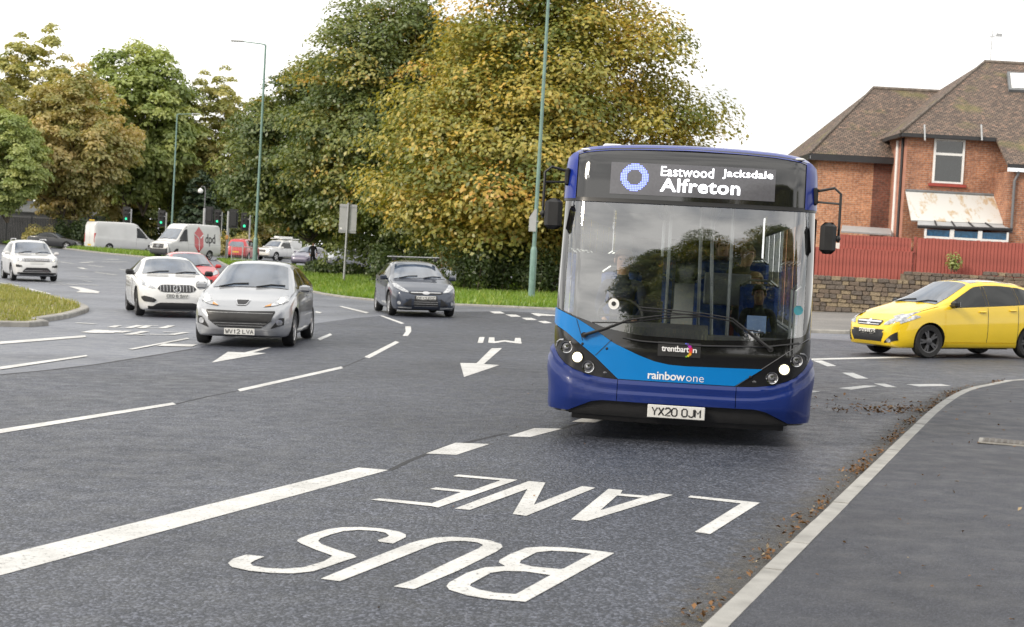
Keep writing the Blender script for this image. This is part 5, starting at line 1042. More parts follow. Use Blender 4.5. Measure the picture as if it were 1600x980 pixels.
# yellow hatchback
t, S = car('yellow_car', 'bright yellow five-door hatchback with black wheels, plate SO12 UGR', 'car', HATCH, (4.0, 1.74, 1.56), (7.02, 31.5), 204, 'paint_yellow', .86, 2.51, .33, rim='rim_black', tw=.21, lip='paint_yellow', mirror='trim', arch=.03, plate=('SO12 UGR', .26, .43, .535), side_skirt='paint_yellow', front=[
    ('grille', 'grille_dark', False, [(-.40, .66), (-.34, .60), (.34, .60), (.40, .66)], [(-.40, .70), (0, .715), (.40, .70)], .008), FR('grille_slat', 'chrome', False, bar(.66, .69, .37), .014), FR('grille_slat', 'chrome', False, bar(.615, .628, .33), .014),
    ('lower_grille', 'grille_dark', False, [(-.50, .42), (-.42, .27), (.42, .27), (.50, .42)], [(-.50, .53), (.50, .53)], .008),
    ('fog_surround', 'grille_dark', True, [(.52, .27), (.74, .34)], [(.52, .30), (.66, .44), (.74, .50)], .010), FR('fog_lamp', 'lamp_glass', True, circ(.61, .33, .04), .014),
    ('headlight', 'lamp_glass', True, [(.46, .62), (.60, .63), (.77, .72)], [(.46, .65), (.60, .77), (.70, .87), (.77, .90)], .008)])
P = [[(S.X(q), y, S.topz(q, y) + .006) for y in np.linspace(-.52, .52, 9)] for q in np.linspace(2.02, 3.45, 9)]
MB().grid(P, flip=True).build('roof_panel', 'gloss_black', t, True)
mb = MB(); mb.add([S.fp(.06 * math.cos(a), .675 + .06 * math.sin(a), .02) for a in np.linspace(0, 2 * math.pi, 14, endpoint=False)], [tuple(range(13, -1, -1))]); mb.build('round_badge', 'chrome', t)
# headlights wrap along the wing on the visible side
for sg in (1, -1): S.side_panel([(.20, .66), (.62, .80)], [(.20, .80), (.40, .86), (.62, .815)], .010, sg, 8, 4).build('headlight', 'lamp_glass', t, True)
# white off-roader
t, S = car('white_suv', 'white off-roader with roof rails beside the grassy island', 'car', SUV, (4.49, 1.84, 1.66), (-19.15, 64.3), -65, 'paint_white', .92, 2.68, .35, plate=('', .26, .70, .80), front=[
    ('grille', 'grille_dark', False, [(-.50, .80), (.50, .80)], [(-.50, .92), (.50, .92)], .008), FR('grille_slat', 'chrome', False, bar(.835, .85, .50), .013), FR('grille_slat', 'chrome', False, bar(.88, .895, .50), .013),
    ('headlight', 'lamp_glass', True, [(.52, .80), (.80, .83)], [(.52, .92), (.80, .94)], .008), FR('headlight_bulb', 'lamp_glow', True, circ(.64, .865, .04), .013),
    ('air_intake', 'grille_dark', True, [(.58, .56), (.80, .58)], [(.58, .64), (.80, .68)], .008), ('lower_grille', 'grille_dark', False, [(-.55, .38), (.55, .38)], [(-.55, .42), (-.42, .56), (.42, .56), (.55, .42)], .008), FR('grille_slat', 'chrome', False, bar(.43, .445, .48), .012), ('bumper_skid', 'black_plastic', False, *bar(.30, .365, .74), .012)])
for sg in (-1, 1): MB().tube([(.5, sg * .60, 1.66), (.3, sg * .6, 1.70), (-1.1, sg * .58, 1.69), (-1.3, sg * .58, 1.62)], .022, 6).build('roof_rail', 'rim_silver', t)
# background cars
car('black_car', 'black saloon passing in front of the dark timber fence', 'car', SALOON, (4.6, 1.8, 1.43), (wx(121, 141), 141.5), -6, 'paint_black', .85, 2.75, .32)
car('purple_car', 'dull purple car parked behind the grass beside the pedestrian', 'car', HATCH, (4.0, 1.75, 1.46), (wx(471, 118), 117), 256, 'paint_plum', .85, 2.5, .31, front=[('headlight', 'lamp_glass', True, [(.42, .66), (.76, .76)], [(.42, .70), (.68, .86), (.76, .87)], .008)])
car('grey_car', 'silver grey car parked beyond the pedestrian under the dark trees', 'car', HATCH, (4.1, 1.76, 1.47), (wx(508, 123), 122), 230, 'paint_silver', .85, 2.5, .31)
car('white_car', 'white car parked behind the sign post under the trees', 'car', HATCH, (4.1, 1.76, 1.5), (wx(532, 127), 126), 235, 'paint_white', .85, 2.5, .31)
car('white_car', 'white car parked deepest under the trees behind the sign post', 'car', HATCH, (4.1, 1.76, 1.48), (wx(556, 131), 130), 235, 'paint_white', .85, 2.5, .31)
# red van seen from behind
t, S = car('red_van', 'small red van seen from behind beyond the guard railing', 'van', SUV, (4.3, 1.8, 1.75), (wx(381, 128), 131), 84, 'paint_red', .9, 2.6, .32, rear_plate=(-.26, .26, .62, .74))
S.front_panel([(-.6, 1.12), (.6, 1.12)], [(-.6, 1.2), (-.5, 1.48), (.5, 1.48), (.6, 1.2)], .01, 10, 5, rear=True).build('rear_window', 'car_glass', t, True)
for g in (False, True): S.front_panel([(.66, .8), (.78, .8)], [(.66, 1.15), (.78, 1.15)], .01, 4, 4, g, True).build('tail_light', 'tail_red', t)
# parcel van
t, S = car('delivery_van', 'white parcel delivery van with red cube emblem and dpd lettering', 'van', VAN, (5.95, 2.02, 2.66), (wx(246, 117), 117), -119, 'paint_van', 1.0, 3.66, .35, lip='black_plastic', mirror='trim', plate=('', .26, .45, .56), front=[
    ('bumper', 'bumper_grey', False, [(-.93, .36), (.93, .36)], [(-.93, .80), (-.6, .70), (.6, .70), (.93, .80)], .012), ('grille', 'grille_dark', False, [(-.50, .74), (.50, .74)], [(-.58, 1.06), (.58, 1.06)], .012), FR('grille_slat', 'pipe', False, bar(.89, .91, .5), .018),
    ('headlight', 'lamp_glass', True, [(.60, .86), (.86, .92)], [(.60, 1.04), (.86, 1.16)], .012)])
mb = MB(); mb.tube([S.fp(.11 * math.cos(a), .92 + .11 * math.sin(a), .03) for a in np.linspace(0, 2 * math.pi, 15)], .014, 4)
for a in (90, 210, 330): mb.tube([S.fp(0, .92, .03), S.fp(.1 * math.cos(R_(a)), .92 + .1 * math.sin(R_(a)), .03)], .014, 4)
mb.build('star_badge', 'chrome', t)
sd_ = lambda a, b, o=.012: (S.X(a), S.side(a, b) + o, b)
c_, z_, w_, h_ = 3.38, 1.48, .50, .98
S.side_panel([(c_ - w_, z_ - .48), (c_, z_ - h_), (c_ + w_, z_ - .48)], [(c_ - w_, z_ + .48), (c_, z_ + h_), (c_ + w_, z_ + .48)], .010, 1, 13, 9).build('cube_emblem', 'paint_red', t)
mb = MB()
for q in ([(c_ - w_, z_ + .42), (c_ - .05, z_ + .12), (c_ + .02, z_ - .05), (c_ + .02, z_ - .75)], [(c_ + .16, z_ + .12), (c_ + w_, z_ + .38)]): mb.tube([sd_(*p) for p in q], .04, 5)
mb.build('cube_lines', 'white_decal', t)
text_mb('dpd', 4.10, 5.25, 1.03, 1.95, sd_, .012, 1.0).build('lettering', 'ink', t)
S.side_panel([(2.2, 1.10), (5.7, 1.12)], [(2.2, 1.125), (5.7, 1.145)], .008, 1).build('rub_strip', 'galv', t)
# plain white van seen from behind
t, S = car('white_van', 'plain white panel van seen from behind beside the parcel van', 'van', VAN, (6.3, 2.02, 2.62), (wx(238, 143), 143.5), 42, 'paint_van', 1.0, 3.9, .35, mirror='trim', rear_plate=(-.3, .3, .45, .58))
for g in (False, True): S.front_panel([(.84, .75), (.94, .75)], [(.84, 1.55), (.94, 1.55)], .012, 4, 5, g, True).build('tail_light', 'tail_red', t)
S.front_panel([(-.008, .45), (.008, .45)], [(-.008, 2.3), (.008, 2.3)], .012, 3, 5, rear=True).build('door_gap', 'trim', t)
MB().box((-2.9, .2, 2.66), (.3, .5, .1), bev=.03).build('roof_beacon', 'plate_yellow', t)
# pickup
t, S = car('white_pickup', 'dusty white pickup with a roof rack and canopy by the lamp post', 'pickup', PICK, (5.2, 1.84, 1.78), (wx(411, 138), 137), -116, 'paint_white', .95, 3.05, .38, rim='rim_silver', plate=('', .26, .6, .71), front=[('grille', 'grille_dark', False, *bar(.74, .92, .42), .01), ('headlight', 'lamp_glass', True, [(.5, .78), (.82, .82)], [(.5, .93), (.82, .99)], .01), ('bumper', 'paint_dirty', False, *bar(.45, .58, .8), .014)])
c = MB().box((-1.55, 0, 1.45), (1.7, 1.62, .75), bev=.08).build('canopy', 'paint_white', t)
mb = MB()
for y in (-.6, .6): mb.tube([(.4, y, 1.92), (-2.2, y, 1.95)], .03, 5)
for x in (.4, -.3, -1.2, -2.1): mb.tube([(x, -.65, 1.93), (x, .65, 1.93)], .025, 5)
mb.box((-.6, 0, 2.05), (2.2, .5, .16), bev=.03); mb.build('roof_rack', 'upvc', t)
for x in (.3, -1.0): MB().box((x, .6, 1.86), (.05, .04, .16)).build('rack_leg', 'galv', t)
# ================================================================== people
def person(name, label, loc, rz, pose, sc, top, legs, skin, hair, hstyle='short', lean=(0, 0), group=None):
    if pose == 'sit':
        J = dict(pel=(0, 0, .50, .13, .11), spi=(0, .03, .74, .125, .10), che=(0, .02, .97, .15, .105), nek=(0, 0, 1.13, .052, .052), hb=(0, -.02, 1.19, .068, .075), hd=(0, -.015, 1.29, .082, .098), ht=(0, -.005, 1.375, .055, .07),
                 hip=(.09, -.03, .50, .095, .09), kne=(.12, -.42, .53, .065, .065), ank=(.12, -.42, .12, .042, .045), toe=(.12, -.56, .05, .04, .03), sho=(.18, .02, 1.05, .062, .062), elb=(.235, -.06, .80, .045, .045), wri=(.15, -.30, .67, .03, .026), han=(.12, -.38, .65, .04, .022))
    else:
        J = dict(pel=(0, 0, .95, .14, .11), spi=(0, 0, 1.16, .13, .10), che=(0, 0, 1.36, .165, .115), nek=(0, -.01, 1.50, .055, .055), hb=(0, -.025, 1.55, .068, .075), hd=(0, -.02, 1.645, .082, .098), ht=(0, -.01, 1.73, .055, .07),
                 hip=(.09, 0, .92, .10, .10), kne=(.11, -.04, .50, .068, .07), ank=(.11, .02, .09, .045, .05), toe=(.12, -.13, .04, .042, .03), sho=(.19, 0, 1.43, .068, .068), elb=(.27, .02, 1.15, .05, .05), wri=(.25, -.12, .93, .034, .03), han=(.23, -.17, .86, .042, .024))
    V = []; E = []; R = []; ix = {}
    def put(k, p): ix[k] = len(V); V.append((p[0] + lean[0] * max(0, p[2] - J['pel'][2]), p[1] + lean[1] * max(0, p[2] - J['pel'][2]), p[2])); R.append((p[3], p[4]))
    for k in ('pel', 'spi', 'che', 'nek', 'hb', 'hd', 'ht'): put(k, J[k])
    for a, b in zip(('pel', 'spi', 'che', 'nek', 'hb', 'hd'), ('spi', 'che', 'nek', 'hb', 'hd', 'ht')): E.append((ix[a], ix[b]))
    for s in (1, -1):
        for k in ('hip', 'kne', 'ank', 'toe', 'sho', 'elb', 'wri', 'han'):
            p = list(J[k]); p[0] *= s
            if pose == 'walk' and k in ('kne', 'ank', 'toe'): p[1] += s * (.10 if k == 'kne' else .22)
            put(k + str(s), p)
        for a, b in (('pel', 'hip'), ('hip', 'kne'), ('kne', 'ank'), ('ank', 'toe'), ('che', 'sho'), ('sho', 'elb'), ('elb', 'wri'), ('wri', 'han')): E.append((ix[a if a in ix else a + str(s)], ix[b + str(s)]))
        w = V[ix['wri' + str(s)]]; h = V[ix['han' + str(s)]]; d = np.array(h) - np.array(w); d /= np.linalg.norm(d)
        for f_, (ox, ln) in enumerate(((-.028, .055), (-.01, .07), (.01, .065), (.026, .05))):       # four fingers, then the thumb
            i0 = len(V); V.append(tuple(np.array(h) + d * .02 + np.array([ox, 0, 0]))); R.append((.009, .009)); V.append(tuple(np.array(h) + d * (.02 + ln) + np.array([ox * 1.1, 0, -.015]))); R.append((.007, .007)); E += [(ix['han' + str(s)], i0), (i0, i0 + 1)]
        i0 = len(V); V.append(tuple(np.array(h) + np.array([-s * .05, 0, .0]) + d * .01)); R.append((.01, .01)); V.append(tuple(np.array(h) + np.array([-s * .062, 0, 0]) + d * .045)); R.append((.008, .008)); E += [(ix['han' + str(s)], i0), (i0, i0 + 1)]
    me = bpy.data.meshes.new('body'); me.from_pydata(V, E, []); o = bpy.data.objects.new('tmp', me); COL.objects.link(o)
    o.modifiers.new('s', 'SKIN'); sv_ = me.skin_vertices[0].data
    for i, r in enumerate(R): sv_[i].radius = r; sv_[i].use_root = (i == 0)
    sb = o.modifiers.new('u', 'SUBSURF'); sb.levels = 2; sb.render_levels = 2
    bpy.context.view_layer.update(); nm = bpy.data.meshes.new_from_object(o.evaluated_get(bpy.context.evaluated_depsgraph_get())); bpy.data.objects.remove(o)
    nm.materials.clear()
    for k in (top, legs, skin, 'ink'): nm.materials.append(MATS[k])
    nk = V[ix['nek']][2] + .01; wr = [np.array(V[ix['wri1']]), np.array(V[ix['wri-1']])]; pz = J['pel'][2] + .02
    for p in nm.polygons:
        c = np.array(p.center); p.use_smooth = True
        hand = any((c - w)[1] < 0.01 and abs((c - w)[0]) < .1 and abs((c - w)[2]) < .12 and np.linalg.norm(c - w) < .2 for w in wr)
        p.material_index = 2 if (c[2] > nk or hand) else (3 if c[2] < .07 else (1 if (c[2] < pz and (pose != 'sit' or c[1] < -.02 or c[2] < .45)) else 0))
    t = thing(name, label, 'person', loc, rz, group); t.scale = (sc, sc, sc); link('body', nm, t)
    hx_, hy_, hz_ = V[ix['hd']]
    h = MB().ellip((hx_, hy_ + .012, hz_ + .035), (.096, .108, .092), 14, 10)
    if hstyle == 'long': h.ellip((hx_, hy_ + .065, hz_ - .06), (.092, .06, .16), 12, 8)
    if hstyle == 'hood': h.ellip((hx_, hy_ + .02, hz_ - .01), (.115, .125, .15), 12, 8)
    h.v = [(x, max(y, hy_ - .082 if z > hz_ + .045 else hy_ - .03 + (0 if z > hz_ - .02 else .03)), z) for x, y, z in h.v]; h.build('hair', hair, t, True)
    fc = MB().ellip((hx_, hy_ - .098, hz_ - .012), (.013, .022, .022), 8, 6); fc.build('nose', skin, t, True)
    for s in (1, -1): MB().ellip((hx_ + s * .032, hy_ - .082, hz_ + .014), (.013, .010, .008), 8, 6).build('eye', 'ink', t, True); MB().ellip((hx_ + s * .088, hy_ + .005, hz_ - .005), (.012, .022, .03), 8, 6).build('ear', skin, t, True)
    MB().ellip((hx_, hy_ - .083, hz_ - .052), (.026, .010, .006), 8, 5).build('mouth', 'cloth_maroon', t, True)
    return t

# ================================================================== the bus
bx_, by_ = gp(1060, 698); TH = math.atan2(bx_, by_); bu = np.array([math.cos(TH), -math.sin(TH)]); bx_ -= .03 * bu[0]; by_ -= .03 * bu[1]
bus = thing('bus', 'dark blue single-deck bus with lit headlights and Alfreton on its display', 'bus', (bx_, by_, float(G(bx_, by_)) + .010), -TH)
def bw(v): return float(np.interp(v, [.2, .3, 1.0, 2.5, 2.62, 2.70, 2.76, 2.80, 2.86], [1.20, 1.22, 1.222, 1.208, 1.202, 1.19, 1.155, 1.09, .95]))
RK = np.array([(.15, .10), (.26, .03), (.38, .0), (.9, .005), (1.05, .012), (1.2, .018), (1.35, .030), (1.5, .048), (1.65, .070), (1.8, .098), (1.95, .131), (2.1, .169), (2.28, .222), (2.5, .268), (2.70, .325), (2.80, .395), (2.87, .53)])
RKv = np.linspace(.15, 2.87, 300); RKy = np.interp(RKv, RK[:, 0], RK[:, 1]); RKs = np.convolve(np.pad(RKy, 10, mode='edge'), np.ones(21) / 21, 'valid'); RKy = np.where((RKv > 1.08) & (RKv < 2.2), RKs, RKy)
def rake(v): return float(np.interp(v, RKv, RKy))
def yf(u, v):
    b = min(abs(u) / max(bw(v), 1.0 if v > 2.7 else .1), 1.0); y = .09 * min(b / .82, 1) ** 2
    if b > .82: y += .055 * (b - .82) / .18 + .25 * (1 - math.sqrt(max(0, 1 - ((b - .82) / .18) ** 2)))
    return y + rake(v)
def roofz(u): return float(np.interp(abs(u), [0, .5, .8, 1.0, 1.08, 1.14, 1.18], [2.852, 2.842, 2.826, 2.803, 2.785, 2.755, 2.71]))
def fpt(u, v, off=0.0):
    k = bw(v); u = max(-k, min(k, u)); e = abs(u) / k; s = 0 if e < .9 else (e - .9) / .1
    return (u + math.copysign(off * s, u), yf(u, v) - off * (1 - .6 * s), v)
def fpan(lo, hi, off, nu=24, nv=8, mir=False, us=None):
    us = np.linspace(lo[0][0], lo[-1][0], nu) if us is None else us; l = np.interp(us, *np.array(lo, float).T); h = np.interp(us, *np.array(hi, float).T); g = -1 if mir else 1
    return MB().grid([[fpt(g * u, a + (b - a) * t, off(u, a + (b - a) * t) if callable(off) else off) for t in np.linspace(0, 1, nv)] for u, a, b in zip(us, l, h)], flip=mir)
WSB = [(-1.222, 1.235), (-1.0, 1.155), (-.7, 1.06), (-.4, 1.015), (.2, 1.005), (.8, 1.03), (1.12, 1.08), (1.222, 1.15)]
wsb = lambda u: float(np.interp(u, *np.array(WSB).T))
US = np.r_[np.linspace(-1.222, -1.0, 14), np.linspace(-.96, .96, 30), np.linspace(1.0, 1.222, 14)]
fpan([(-1.222, .24), (1.222, .24)], WSB, 0, 0, 18, us=US).build('front_mask', 'gloss_black', bus, True)
# indigo bumper: ridge and bulge, black valance let into its lower middle
BT = [(0, .585), (.57, .585), (.72, .592), (.86, .612), (1.0, .655), (1.09, .70), (1.16, .77), (1.2, .84), (1.222, .88)]
BTf = [(-u, v) for u, v in BT[::-1]] + BT[1:]
VT = [(0, .385), (.72, .385), (.82, .365), (1.04, .262), (1.222, .262)]; VTf = [(-u, v) for u, v in VT[::-1]] + VT[1:]
def bulge(u, v):
    tt = float(np.interp(abs(u), *np.array(BT).T)); d = tt - v; return .010 + .030 * float(smst(0, .035, d)) + .018 * float(smst(.10, .13, d)) - .02 * float(smst(.2, .42, d))
cuts = (-1.222, -.575, .535, 1.222)
for a, b in zip(cuts[:-1], cuts[1:]):
    us = np.unique(np.r_[np.linspace(a + .003, b - .003, 22), [x for x in US if a + .003 < x < b - .003]])
    fpan(VTf, BTf, bulge, 0, 16, us=us).build('bumper', 'bus_indigo', bus, True)
fpan([(-1.03, .235), (1.03, .235)], [(-1.03, .26), (-.80, .37), (-.72, .392), (.72, .392), (.80, .37), (1.03, .26)], .020, 30, 6).build('valance', 'black_plastic', bus, True)
fpan([(-1.0, .185), (1.0, .185)], [(-1.0, .24), (1.0, .24)], .012, 20, 3).build('under_lip', 'black_plastic', bus, True)
# bright blue band
BU = [(-1.222, 1.225), (-.975, 1.126), (-.80, 1.03), (-.635, .927), (-.40, .83), (-.24, .778), (-.10, .755), (.05, .75), (.765, .762)]
BL = [(-1.222, 1.075), (-1.09, 1.0), (-.81, .795), (-.575, .592), (.52, .592), (.765, .758)]
us = np.unique(np.r_[np.linspace(-1.222, .765, 60), -1.09, -.81, -.575, .52]); fpan(BL, BU, .012, 0, 7, us=us).build('blue_band', 'bus_blue', bus, True)
for q in ([(-.80, .80), (-.655, .955)], [(-1.0, 1.13), (-.93, .93)]): MB().tube([fpt(u, v, .012) for u, v in [tuple(np.array(q[0]) * (1 - k) + np.array(q[1]) * k) for k in np.linspace(0, 1, 6)]], .004, 4).build('panel_seam', 'ink', bus)
for u, v in ((-.695, .87), (.66, .685), (-.93, .9)): MB().ellip(fpt(u, v, .014), (.013, .006, .013), 8, 6).build('fastener', 'ink', bus, True)
# black ridge under the windscreen and lower right nose panel edge
MB().tube([fpt(u, wsb(u) - .055, .006) for u in np.linspace(-.55, 1.1, 20)], .009, 5).build('ridge', 'trim', bus, True)
MB().tube([fpt(u, v, .004) for u, v in zip(np.linspace(.53, 1.2, 16), np.interp(np.linspace(.53, 1.2, 16), [.53, .78, 1.09, 1.2], [.59, .775, 1.0, 1.07]))], .004, 4).build('panel_seam', 'pipe', bus)
# headlight clusters
HL = [(.585, .592), (.72, .597), (.86, .617), (1.0, .66), (1.09, .705), (1.16, .775), (1.2, .845), (1.215, .89)]; HU = [(.585, .6), (.81, .785), (1.09, 1.0), (1.2, 1.05), (1.215, 1.05)]
for mir in (False, True):
    hc = fpan(HL, HU, .007, 30, 8, mir).build('headlight_cluster', 'gloss_black', bus, True); g = -1 if mir else 1
    for k, (u, v) in enumerate(((1.083, .858), (.972, .771), (.862, .687))):
        p = fpt(g * u, v, .0); r = .056
        MB().lathe([(r * .86, .0), (r * .9, -.035), (r, -.037), (r * 1.02, -.012), (r * 1.02, .01)], p, 'y', 20, False).build('lamp_bezel', 'chrome' if k != 1 else 'black_plastic', hc, True)
        MB().lathe([(.004, -.030), (r * .5, -.028), (r * .85, -.018), (r * .87, .0)], p, 'y', 18).build('lamp', 'lamp_glow' if k == 1 else 'lamp_dark', hc, True)
        if k == 1: MB().lathe([(.003, -.040), (r * .6, -.037), (r * .8, -.026)], p, 'y', 16).build('bulb', 'lamp_on', hc, True)
        if k != 1: MB().lathe([(.003, -.040), (r * .36, -.037), (r * .4, -.03)], p, 'y', 14).build('reflector', 'chrome', hc, True)
    a = fpt(g * 1.165, .905, .012); MB().tube([fpt(g * u, v, .012) for u, v in ((1.115, .925), (1.15, .92), (1.175, .895), (1.18, .86))], .008, 5).build('side_lamp', 'lamp_glass', hc)
    MB().ellip(fpt(g * .70, .64, .012), (.018, .006, .012), 8, 6).build('sensor', 'lamp_dark', hc)
# number plate and lettering
yp = yf(.25, .33) - .085; pl = MB().box((-.01, yp, .318), (.535, .014, .122), bev=.005).build('number_plate', 'plate_white', bus)
plate_text('YX20 OJM', -.01 - .225, -.01 + .225, .283, .353, lambda a, b: (a, yp - .006, b), .0075).build('lettering', 'ink', pl)
MB().box((-.01, yp + .06, .318), (.5, .11, .08)).build('plate_mount', 'black_plastic', bus)
text_mb('rainbow', -.295, .055, .612, .69, lambda a, b: fpt(a, b - .006 * (a + .3), .016), .016, .95).build('lettering', 'white_decal', bus)
text_mb('one', .065, .23, .612, .662, lambda a, b: fpt(a, b - .006 * (a + .3), .016), -.008, 1.0).build('lettering', 'white_decal', bus)
lg = fpan([(-.215, .835), (.185, .835)], [(-.215, .97), (.185, .97)], .006, 12, 4).build('logo_plate', 'black_plastic', bus)
text_mb('trentbart', -.18, .078, .880, .938, lambda a, b: fpt(a, b, .012), .018, .92).build('lettering', 'white_decal', lg); text_mb('n', .112, .15, .880, .916, lambda a, b: fpt(a, b, .012), .018).build('lettering', 'white_decal', lg)
for u, v, r, c in ((.045, .962, .008, (.1, .15, .7)), (.062, .955, .011, (.2, .1, .6)), (.082, .938, .016, (.45, .03, .45)), (.092, .912, .019, (.6, .02, .08)), (.093, .888, .016, (.7, .08, .02)), (.088, .866, .014, (.8, .4, .02)), (.072, .85, .011, (.75, .65, .03)), (.054, .841, .008, (.2, .5, .05))):
    mat('dot_%d' % int(u * 1000 + v * 1000), c, .4); MB().add([fpt(u + r * math.cos(a), v + r * math.sin(a), .012) for a in np.linspace(0, 2 * math.pi, 12, endpoint=False)], [tuple(range(12))]).build('logo_dot', 'dot_%d' % int(u * 1000 + v * 1000), lg)
# windscreen, pillars, header panel, display
usw = np.r_[np.linspace(-1.135, -.98, 10), np.linspace(-.95, .95, 28), np.linspace(.98, 1.135, 10)]
fpan(WSB, [(-1.222, 2.275), (1.222, 2.275)], .0, 0, 40, us=usw).build('windscreen', 'windscreen', bus, True)
for g in (-1, 1):
    us = np.linspace(1.135, 1.222, 10)
    MB().grid([[fpt(g * min(u, bw(v)), v, .002) for v in np.linspace(wsb(g * u), 2.29, 16)] for u in us], flip=g < 0).build('pillar', 'gloss_black', bus, True)
fpan([(-1.222, 2.262), (1.222, 2.262)], [(-1.222, 2.30), (1.222, 2.30)], .012, 0, 3, us=US).build('header_seal', 'trim', bus, True)
usp = np.linspace(-1.095, 1.095, 36); hp = fpan([(-1.1, 2.295), (1.1, 2.295)], [(u, roofz(u) - .038) for u in usp], .006, 0, 10, us=usp).build('header_panel', 'gloss_black', bus, True)
dp = fpan([(-.765, 2.342), (.80, 2.342)], [(-.765, 2.65), (.80, 2.65)], .010, 20, 5).build('display', 'display', hp, True)
mb = MB()
for i in range(-8, 9):
    for j in range(-8, 9):
        d = math.hypot(i, j)
        if 4.7 < d < 8.3:
            u, v = -.535 + i * .0158, 2.51 + j * .0158; q = .0058; mb.add([fpt(u + a * q, v + b * q, .013) for a, b in ((-1, -1), (1, -1), (1, 1), (-1, 1))], [(0, 1, 2, 3)])
mb.build('led_ring', 'led_blue', dp)
fl = lambda a, b: fpt(a, b, .014)
text_mb('Eastwood', -.285, .215, 2.535, 2.628, fl, .004, 1.03).build('lettering', 'led_white', dp); text_mb('Jacksdale', .298, .775, 2.535, 2.628, fl, .004, 1.03).build('lettering', 'led_white', dp)
text_mb('Alfreton', -.285, .47, 2.385, 2.515, fl, .016, 1.06).build('lettering', 'led_white', dp)
MB().box(fpt(-.985, 2.50, .008), (.035, .006, .03)).build('sticker', 'sign_grey', hp)
for g in (-1, 1):
    MB().grid([[fpt(g * u, v, .016) for v in np.linspace(2.285, min(roofz(u) - .02, 2.74), 12)] for u in np.linspace(1.093, 1.215, 10)], flip=g < 0).build('corner_panel', 'bus_royal', bus, True)
    MB().ellip(fpt(g * 1.03, roofz(1.03) - .03, .012), (.05, .02, .014), 10, 6).build('marker_lamp', 'upvc', bus, True)
ur = np.r_[np.linspace(-1.17, -.95, 10), np.linspace(-.9, .9, 16), np.linspace(.95, 1.17, 10)]
MB().grid([[(u, yf(u, roofz(u) - .06) - .012, roofz(u) - .06) for u in ur], [(u, yf(u, roofz(u)) - .03, roofz(u) - .02) for u in ur], [(u, yf(u, roofz(u)) + .06, roofz(u)) for u in ur], [(u, 1.3, roofz(u) + .01) for u in ur], [(u, 11.0, roofz(u) + .01) for u in ur]]).build('roof', 'bus_royal', bus, True)
MB().box((-.80, 1.2, 2.84), (.2, .3, .07), bev=.02).build('roof_pod', 'upvc', bus)
# sides: skirt, windows with pillars, cantrail
def spatch(g, ya, yb, v0, v1, off, nv=6, follow=False):
    return MB().grid([[(g * (bw(v) + off), (yf(bw(v), v) - .002) if (follow and j == 0) else ya + (yb - ya) * j / 6, v) for j in range(7)] for v in np.linspace(v0, v1, nv)], flip=g < 0)
for g in (-1, 1):
    y_d = 1.85 if g > 0 else .0
    spatch(g, max(.4, y_d), 2.02, .30, 1.02, 0, follow=y_d == 0).build('side_panel', 'bus_indigo', bus, True)
    for ya, yb in ((3.18, 8.02), (9.18, 11.0)): spatch(g, ya, yb, .30, 1.02, 0).build('side_panel', 'bus_indigo', bus, True)
    for ya, yb in ((2.02, 3.18), (8.02, 9.18)):
        yc = (ya + yb) / 2; ra = .55; MB().grid([[(g * bw(z), y, z) for z in np.linspace(.47 + math.sqrt(ra * ra - (y - yc) ** 2) if abs(y - yc) < ra else .30, 1.02, 5)] for y in np.unique(np.r_[ya, yb, yc - ra * .9999, yc + ra * .9999, np.linspace(yc - ra, yc + ra, 23)])], flip=g > 0).build('arch_panel', 'bus_indigo', bus, True)
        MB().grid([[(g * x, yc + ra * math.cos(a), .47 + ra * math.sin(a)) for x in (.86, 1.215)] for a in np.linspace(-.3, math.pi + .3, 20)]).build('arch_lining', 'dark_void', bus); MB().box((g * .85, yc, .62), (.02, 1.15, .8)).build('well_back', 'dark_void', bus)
    spatch(g, .6, 11.0, 2.2, 2.69, 0, 8, follow=True).build('cantrail', 'bus_royal', bus, True)
    ys = [1.85, 3.3, 4.75, 6.2, 7.65, 9.1, 10.6]
    for a, b in zip(ys[:-1], ys[1:]):
        spatch(g, a + .05, b - .05, 1.02, 2.2, -.012).build('side_window', 'bus_glass', bus, True)
        spatch(g, a - .05, a + .05, 1.02, 2.2, 0).build('window_pillar', 'bus_ceiling', bus, True)
    spatch(g, 10.55, 11.0, 1.02, 2.2, 0).build('side_panel', 'bus_indigo', bus, True)
    if g < 0: spatch(g, .55, 1.8, 1.02, 2.2, -.012, follow=True).build('driver_window', 'bus_glass', bus, True)
    else:
        for a, b in ((.62, 1.18), (1.22, 1.78)):
            d = spatch(g, a + .06, b - .06, .48, 2.12, -.012).build('door', 'bus_glass', bus, True)
            fr = MB()
            for yy in (a + .03, b - .03): fr.box((g * (bw(1.2) - .012), yy, 1.25), (.05, .06, 1.9))
            for zz in (.39, 2.16): fr.box((g * (bw(zz) - .012), (a + b) / 2, zz), (.048, b - a, .1))
            fr.build('door_frame', 'black_plastic', d); MB().tube([(g * 1.15, b - .14, .9), (g * 1.1, b - .14, .95), (g * 1.1, b - .14, 1.5), (g * 1.15, b - .14, 1.55)], .014, 6).build('grab_handle', 'pole_grey', d)
    [MB().box((g * 1.17, (a + b) / 2, .72), (.03, b - a, .6)).build('inner_lining', 'bus_grey', bus) for a, b in ((1.9, 2.0), (3.2, 8.0), (9.2, 10.9))]
MB().box((0, 5.8, .32), (2.36, 10.2, .06)).build('floor', 'bus_floor', bus); MB().box((0, 7.9, .48), (2.3, 6.0, .24)).build('raised_floor', 'bus_floor', bus)
MB().box((0, 6.0, 2.50), (2.3, 9.6, .04)).build('ceiling', 'bus_ceiling', bus)
MB().box((0, 10.96, 1.55), (2.36, .06, 2.2)).build('rear_wall', 'bus_grey', bus); MB().box((0, 10.91, 1.75), (1.8, .03, .7)).build('rear_window', 'win_glass', bus)
